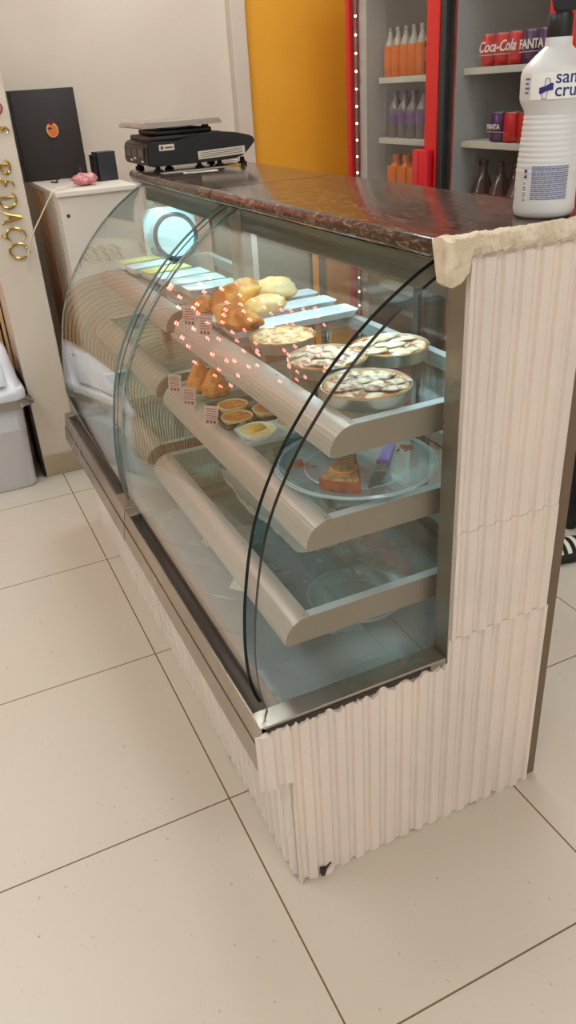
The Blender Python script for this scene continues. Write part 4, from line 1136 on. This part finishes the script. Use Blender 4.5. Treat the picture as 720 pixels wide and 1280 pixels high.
copy_tree(c1,loc=(FX+.115,1.555,1.4505))
p1=soda('grape_bottle',.032,.172,M['clearb'],M['plabel'],M['plabel'],.32,.55,(FX+.13,1.88,1.2262),'greyish soda bottle with purple label in the far fridge','purple-labelled soda bottles on the middle shelf')
for k in range(1,4): copy_tree(p1,loc=(FX+.13,1.88-k*.068,1.2262))
d1=soda('dark_bottle',.034,.185,M['cola'],M['ocap'],M['psoda'],.15,.4,(FX+.13,1.60,1.2262),'dark soda bottle with orange cap in the far fridge, by the door stile','dark soda bottles on the middle shelf')
copy_tree(d1,loc=(FX+.13,1.53,1.2262))
j=root('juice_bottle','squat orange juice bottle with round orange cap in the far fridge','bottle',(FX+.13,1.868,1.0375),'orange juice bottles on the lower shelf')
b=nb(); box(b,-.034,.034,-.034,.034,0,.080,.008); lathe(b,[(.030,.078),(.018,.092),(.016,.098),(0,.098)],seg=16); obj('body',b,M['osoda'],j,smooth=True)
b=nb(); lathe(b,[(0,.0985),(.019,.0985),(.021,.104),(.019,.124),(0,.126)],seg=16); obj('cap',b,M['ocap'],j,smooth=True)
for k in range(1,4): copy_tree(j,loc=(FX+.13,1.868-k*.078,1.0375))
# cans
def can_mesh(b,r,h,c,mi=0,mt=1):
    lathe(b,[(0,0),(r*.8,0),(r,.006),(r,h-.009),(r*.86,h-.002)],c,20,mi); lathe(b,[(r*.86,h-.002),(r*.86,h),(r*.8,h-.002),(0,h-.002)],c,20,mt)
def can_pack(label,loc,seq,text,u0,size,shear):
    t=root('can_pack',label,'drink cans',loc,None)
    for k,m in enumerate(seq):
        b=nb(); can_mesh(b,.0335,.094,(0,-k*.071,0)); obj('can',b,[M[m],M['cantop']],t,smooth=True)
    if text:
        g=text_mesh(text,size,shear,.0002,.0010,'LEFT'); subdiv_x(g,.006); b=nb()
        def f(co):
            yy=u0-co.x; k=round(-yy/.071); dy=yy+k*.071; xx=-.0350+3.2*dy*dy-co.z
            return (xx,yy,.042+co.y)
        merge(b,g,f); obj('script_lettering',b,M['printw'],t)
        b=nb(); g=nb(); box(g,0,.17 if len(seq)==3 else .1,-.010,-.0085,0,.0003); subdiv_x(g,.006); merge(b,g,f); obj('underline',b,M['printw'],t)
    return t
can_pack('three red cola cans with white script on the upper shelf of the near fridge',(FX+.110,1.250,1.4635),['can','can','can'],'Coca-Cola',.026,.044,.35)
can_pack('purple grape soda cans right of the red ones on the upper shelf',(FX+.110,1.034,1.4635),['canp','canp'],'FANTA',.034,.036,.0)
can_pack('purple grape soda can at the start of the middle shelf row',(FX+.110,1.178,1.2305),['canp'],'FANTA',.030,.021,.0)
can_pack('red cola cans beside the purple one on the middle shelf',(FX+.110,1.105,1.2305),['can','can'],None,0,0,0)
b=root('drink_can','dark green can at the right of the red cans on the middle shelf','can',(FX+.110,.955,1.2305)); q=nb(); can_mesh(q,.0335,.094,(0,0,0)); obj('can_body',q,[M['cand'],M['cantop']],b,smooth=True)
cb=soda('cola_bottle',.046,.295,M['cola'],M['black'],M['colalabel'],.38,.62,(FX+.14,1.292,.8705),'large cola bottle with black cap and red label in the near fridge','large cola bottles on the lower shelf',20)
for x,y in ((FX+.14,1.192),(FX+.14,1.092),(FX+.25,1.235),(FX+.25,1.135),(FX+.14,.992)): copy_tree(cb,loc=(x,y,.8705))

# ------------------------------------------------------------------ behind the counter: stool leg and sandal
t=root('stool','scuffed black stool leg standing behind the counter, right edge','stool',(1.535,.55,0))
b=nb()
tube(b,[(.0,.0,.0),(.0,.0,.02),(.0,.0,.3),(.0,.0,.5),(.0,.0,.72)],.030,10,taper=[.75,.95,1.25,1.4,1.4])
obj('leg',b,M['black'],t,smooth=True)
b=nb(); lathe(b,[(0,.72),(.16,.72),(.17,.73),(.17,.75),(.16,.76),(0,.76)],(.02,-.14,0),28); obj('seat',b,M['black'],t,smooth=True)
for dx,dy in ((.14,-.02),(.14,-.26),(.02,-.30)):
    b=nb(); tube(b,[(dx,dy,.0),(dx,dy,.72)],.018,6); obj('leg',b,M['black'],t,smooth=True)
b=nb(); 
for zz_,l in ((.12,.05),(.2,.03),(.3,.05),(.38,.02)): q_=.030*(.95+.3*(zz_-.02)/.28); box(b,-q_-.0005,-q_+.003,-.008+.004*math.sin(zz_*30),-.004,zz_,zz_+l)
obj('scuff_mark',b,M['sole'],t)
t=root('sandal','black sandal with white stripes on the floor behind the counter','sandal',(1.400,.405,0),rz=-.15)
b=nb()
def foot(b,z,k=1,cx=0):
    return [b.verts.new((cx+.13*k*math.cos(a)*(1),.048*k*math.sin(a)*(1+.15*math.cos(a)),z)) for a in [2*PI*i/28 for i in range(28)]]
loft(b,[foot(b,0,.95),foot(b,.006,1),foot(b,.022,1),foot(b,.026,.96)]); obj('sole',b,M['black'],t,smooth=True)
b=nb(); n=14; O_=[];I_=[]
for i in range(n+1):
    a=PI*i/n; 
    O_.append([b.verts.new((x,-.048*math.cos(a)*1.04,.022+.042*math.sin(a))) for x in (-.085,-.05,-.01,.03)])
    I_.append([b.verts.new((x,-.044*math.cos(a)*1.04,.020+.038*math.sin(a))) for x in (-.085,-.05,-.01,.03)])
for i in range(n):
    for k in range(3): b.faces.new((O_[i][k],O_[i][k+1],O_[i+1][k+1],O_[i+1][k])); b.faces.new((I_[i][k],I_[i+1][k],I_[i+1][k+1],I_[i][k+1]))
    for k in (0,3): b.faces.new((O_[i][k],O_[i+1][k],I_[i+1][k],I_[i][k]))
for i in (0,n):
    for k in range(3): b.faces.new((O_[i][k],O_[i][k+1],I_[i][k+1],I_[i][k]))
obj('strap',b,M['black'],t,smooth=True)
for s in range(3):
    b=nb(); x0=-.072+s*.032; g=[]
    for i in range(2,n-1):
        a=PI*i/n; g.append([b.verts.new((x0+dx+i*.0006,-.0490*math.cos(a)*1.04,.0225+.0430*math.sin(a))) for dx in (0,.015)]+[b.verts.new((x0+dx+i*.0006,-.0482*math.cos(a)*1.04,.0223+.0422*math.sin(a))) for dx in (0,.015)])
    for A_,B_ in zip(g[:-1],g[1:]):
        b.faces.new((A_[0],A_[1],B_[1],B_[0])); b.faces.new((A_[2],B_[2],B_[3],A_[3])); b.faces.new((A_[0],B_[0],B_[2],A_[2])); b.faces.new((A_[1],A_[3],B_[3],B_[1]))
    obj('stripe',b,M['sole'],t,smooth=True)

# pink string lights hanging in the customer side, mirrored in the curved glass
M['pinkled']=emit_mat('pink_bulb',(1.0,.20,.17),30)
t=root('string_lights','garland of small pinkish-red bulbs hung from the ceiling, left of the picture','string lights',(-.47,2.20,2.9))
b=nb(); path=[]; rnd=random.Random(11)
for r_ in range(7):
    xs=[-.37+.74*k/12 for k in range(13)]
    if r_%2: xs=xs[::-1]
    for x in xs: path.append((x+rnd.uniform(-.04,.04),rnd.uniform(-.03,.03),-.62-.145*r_+rnd.uniform(-.07,.05)+.18*((x+.37)/.74-.5)))
tube(b,[(path[0][0],0,-.001)]+smoothpath(path,2),.0015,5); obj('wire',b,M['black'],t)
for (x,y,z) in path:
    b=nb(); blob(b,(x,y-.012,z),.0046,(1,1,3.2),Matrix.Rotation(.75+rnd.uniform(-.2,.2),3,'Y'),0,1,0,8,6); obj('bulb',b,M['pinkled'],t)

# ------------------------------------------------------------------ light, world, camera
w=bpy.data.worlds.new('World'); sc.world=w; w.use_nodes=True
bg=w.node_tree.nodes['Background']; bg.inputs[0].default_value=(.95,.97,1,1); bg.inputs[1].default_value=1.35
f,yaw,pitch,roll=966.927,.408814405,.505966572,-.0671629079
cp,sp=math.cos(pitch),math.sin(pitch)
F=Vector((math.sin(yaw)*cp,math.cos(yaw)*cp,-sp)); Rt=Vector((math.cos(yaw),-math.sin(yaw),0)); U=Rt.cross(F)
R2=Rt*math.cos(roll)+U*math.sin(roll); U2=-Rt*math.sin(roll)+U*math.cos(roll)
cam=bpy.data.cameras.new('camera'); co=bpy.data.objects.new('camera',cam); COL.objects.link(co); sc.camera=co
co.matrix_world=Matrix(((R2.x,U2.x,-F.x,-.335806),(R2.y,U2.y,-F.y,-1.233031),(R2.z,U2.z,-F.z,1.455295),(0,0,0,1)))
cam.sensor_fit='HORIZONTAL'; cam.sensor_width=36; cam.lens=f*36/720; cam.clip_start=.02
vs=sc.view_settings; vs.view_transform='Standard'; vs.look='None'; vs.gamma=1; vs.use_curve_mapping=False; vs.exposure=0
sc.cycles.transparent_max_bounces=24; sc.cycles.max_bounces=10; sc.cycles.glossy_bounces=6; sc.cycles.sample_clamp_indirect=6
sc.cycles.caustics_reflective=False; sc.cycles.caustics_refractive=False
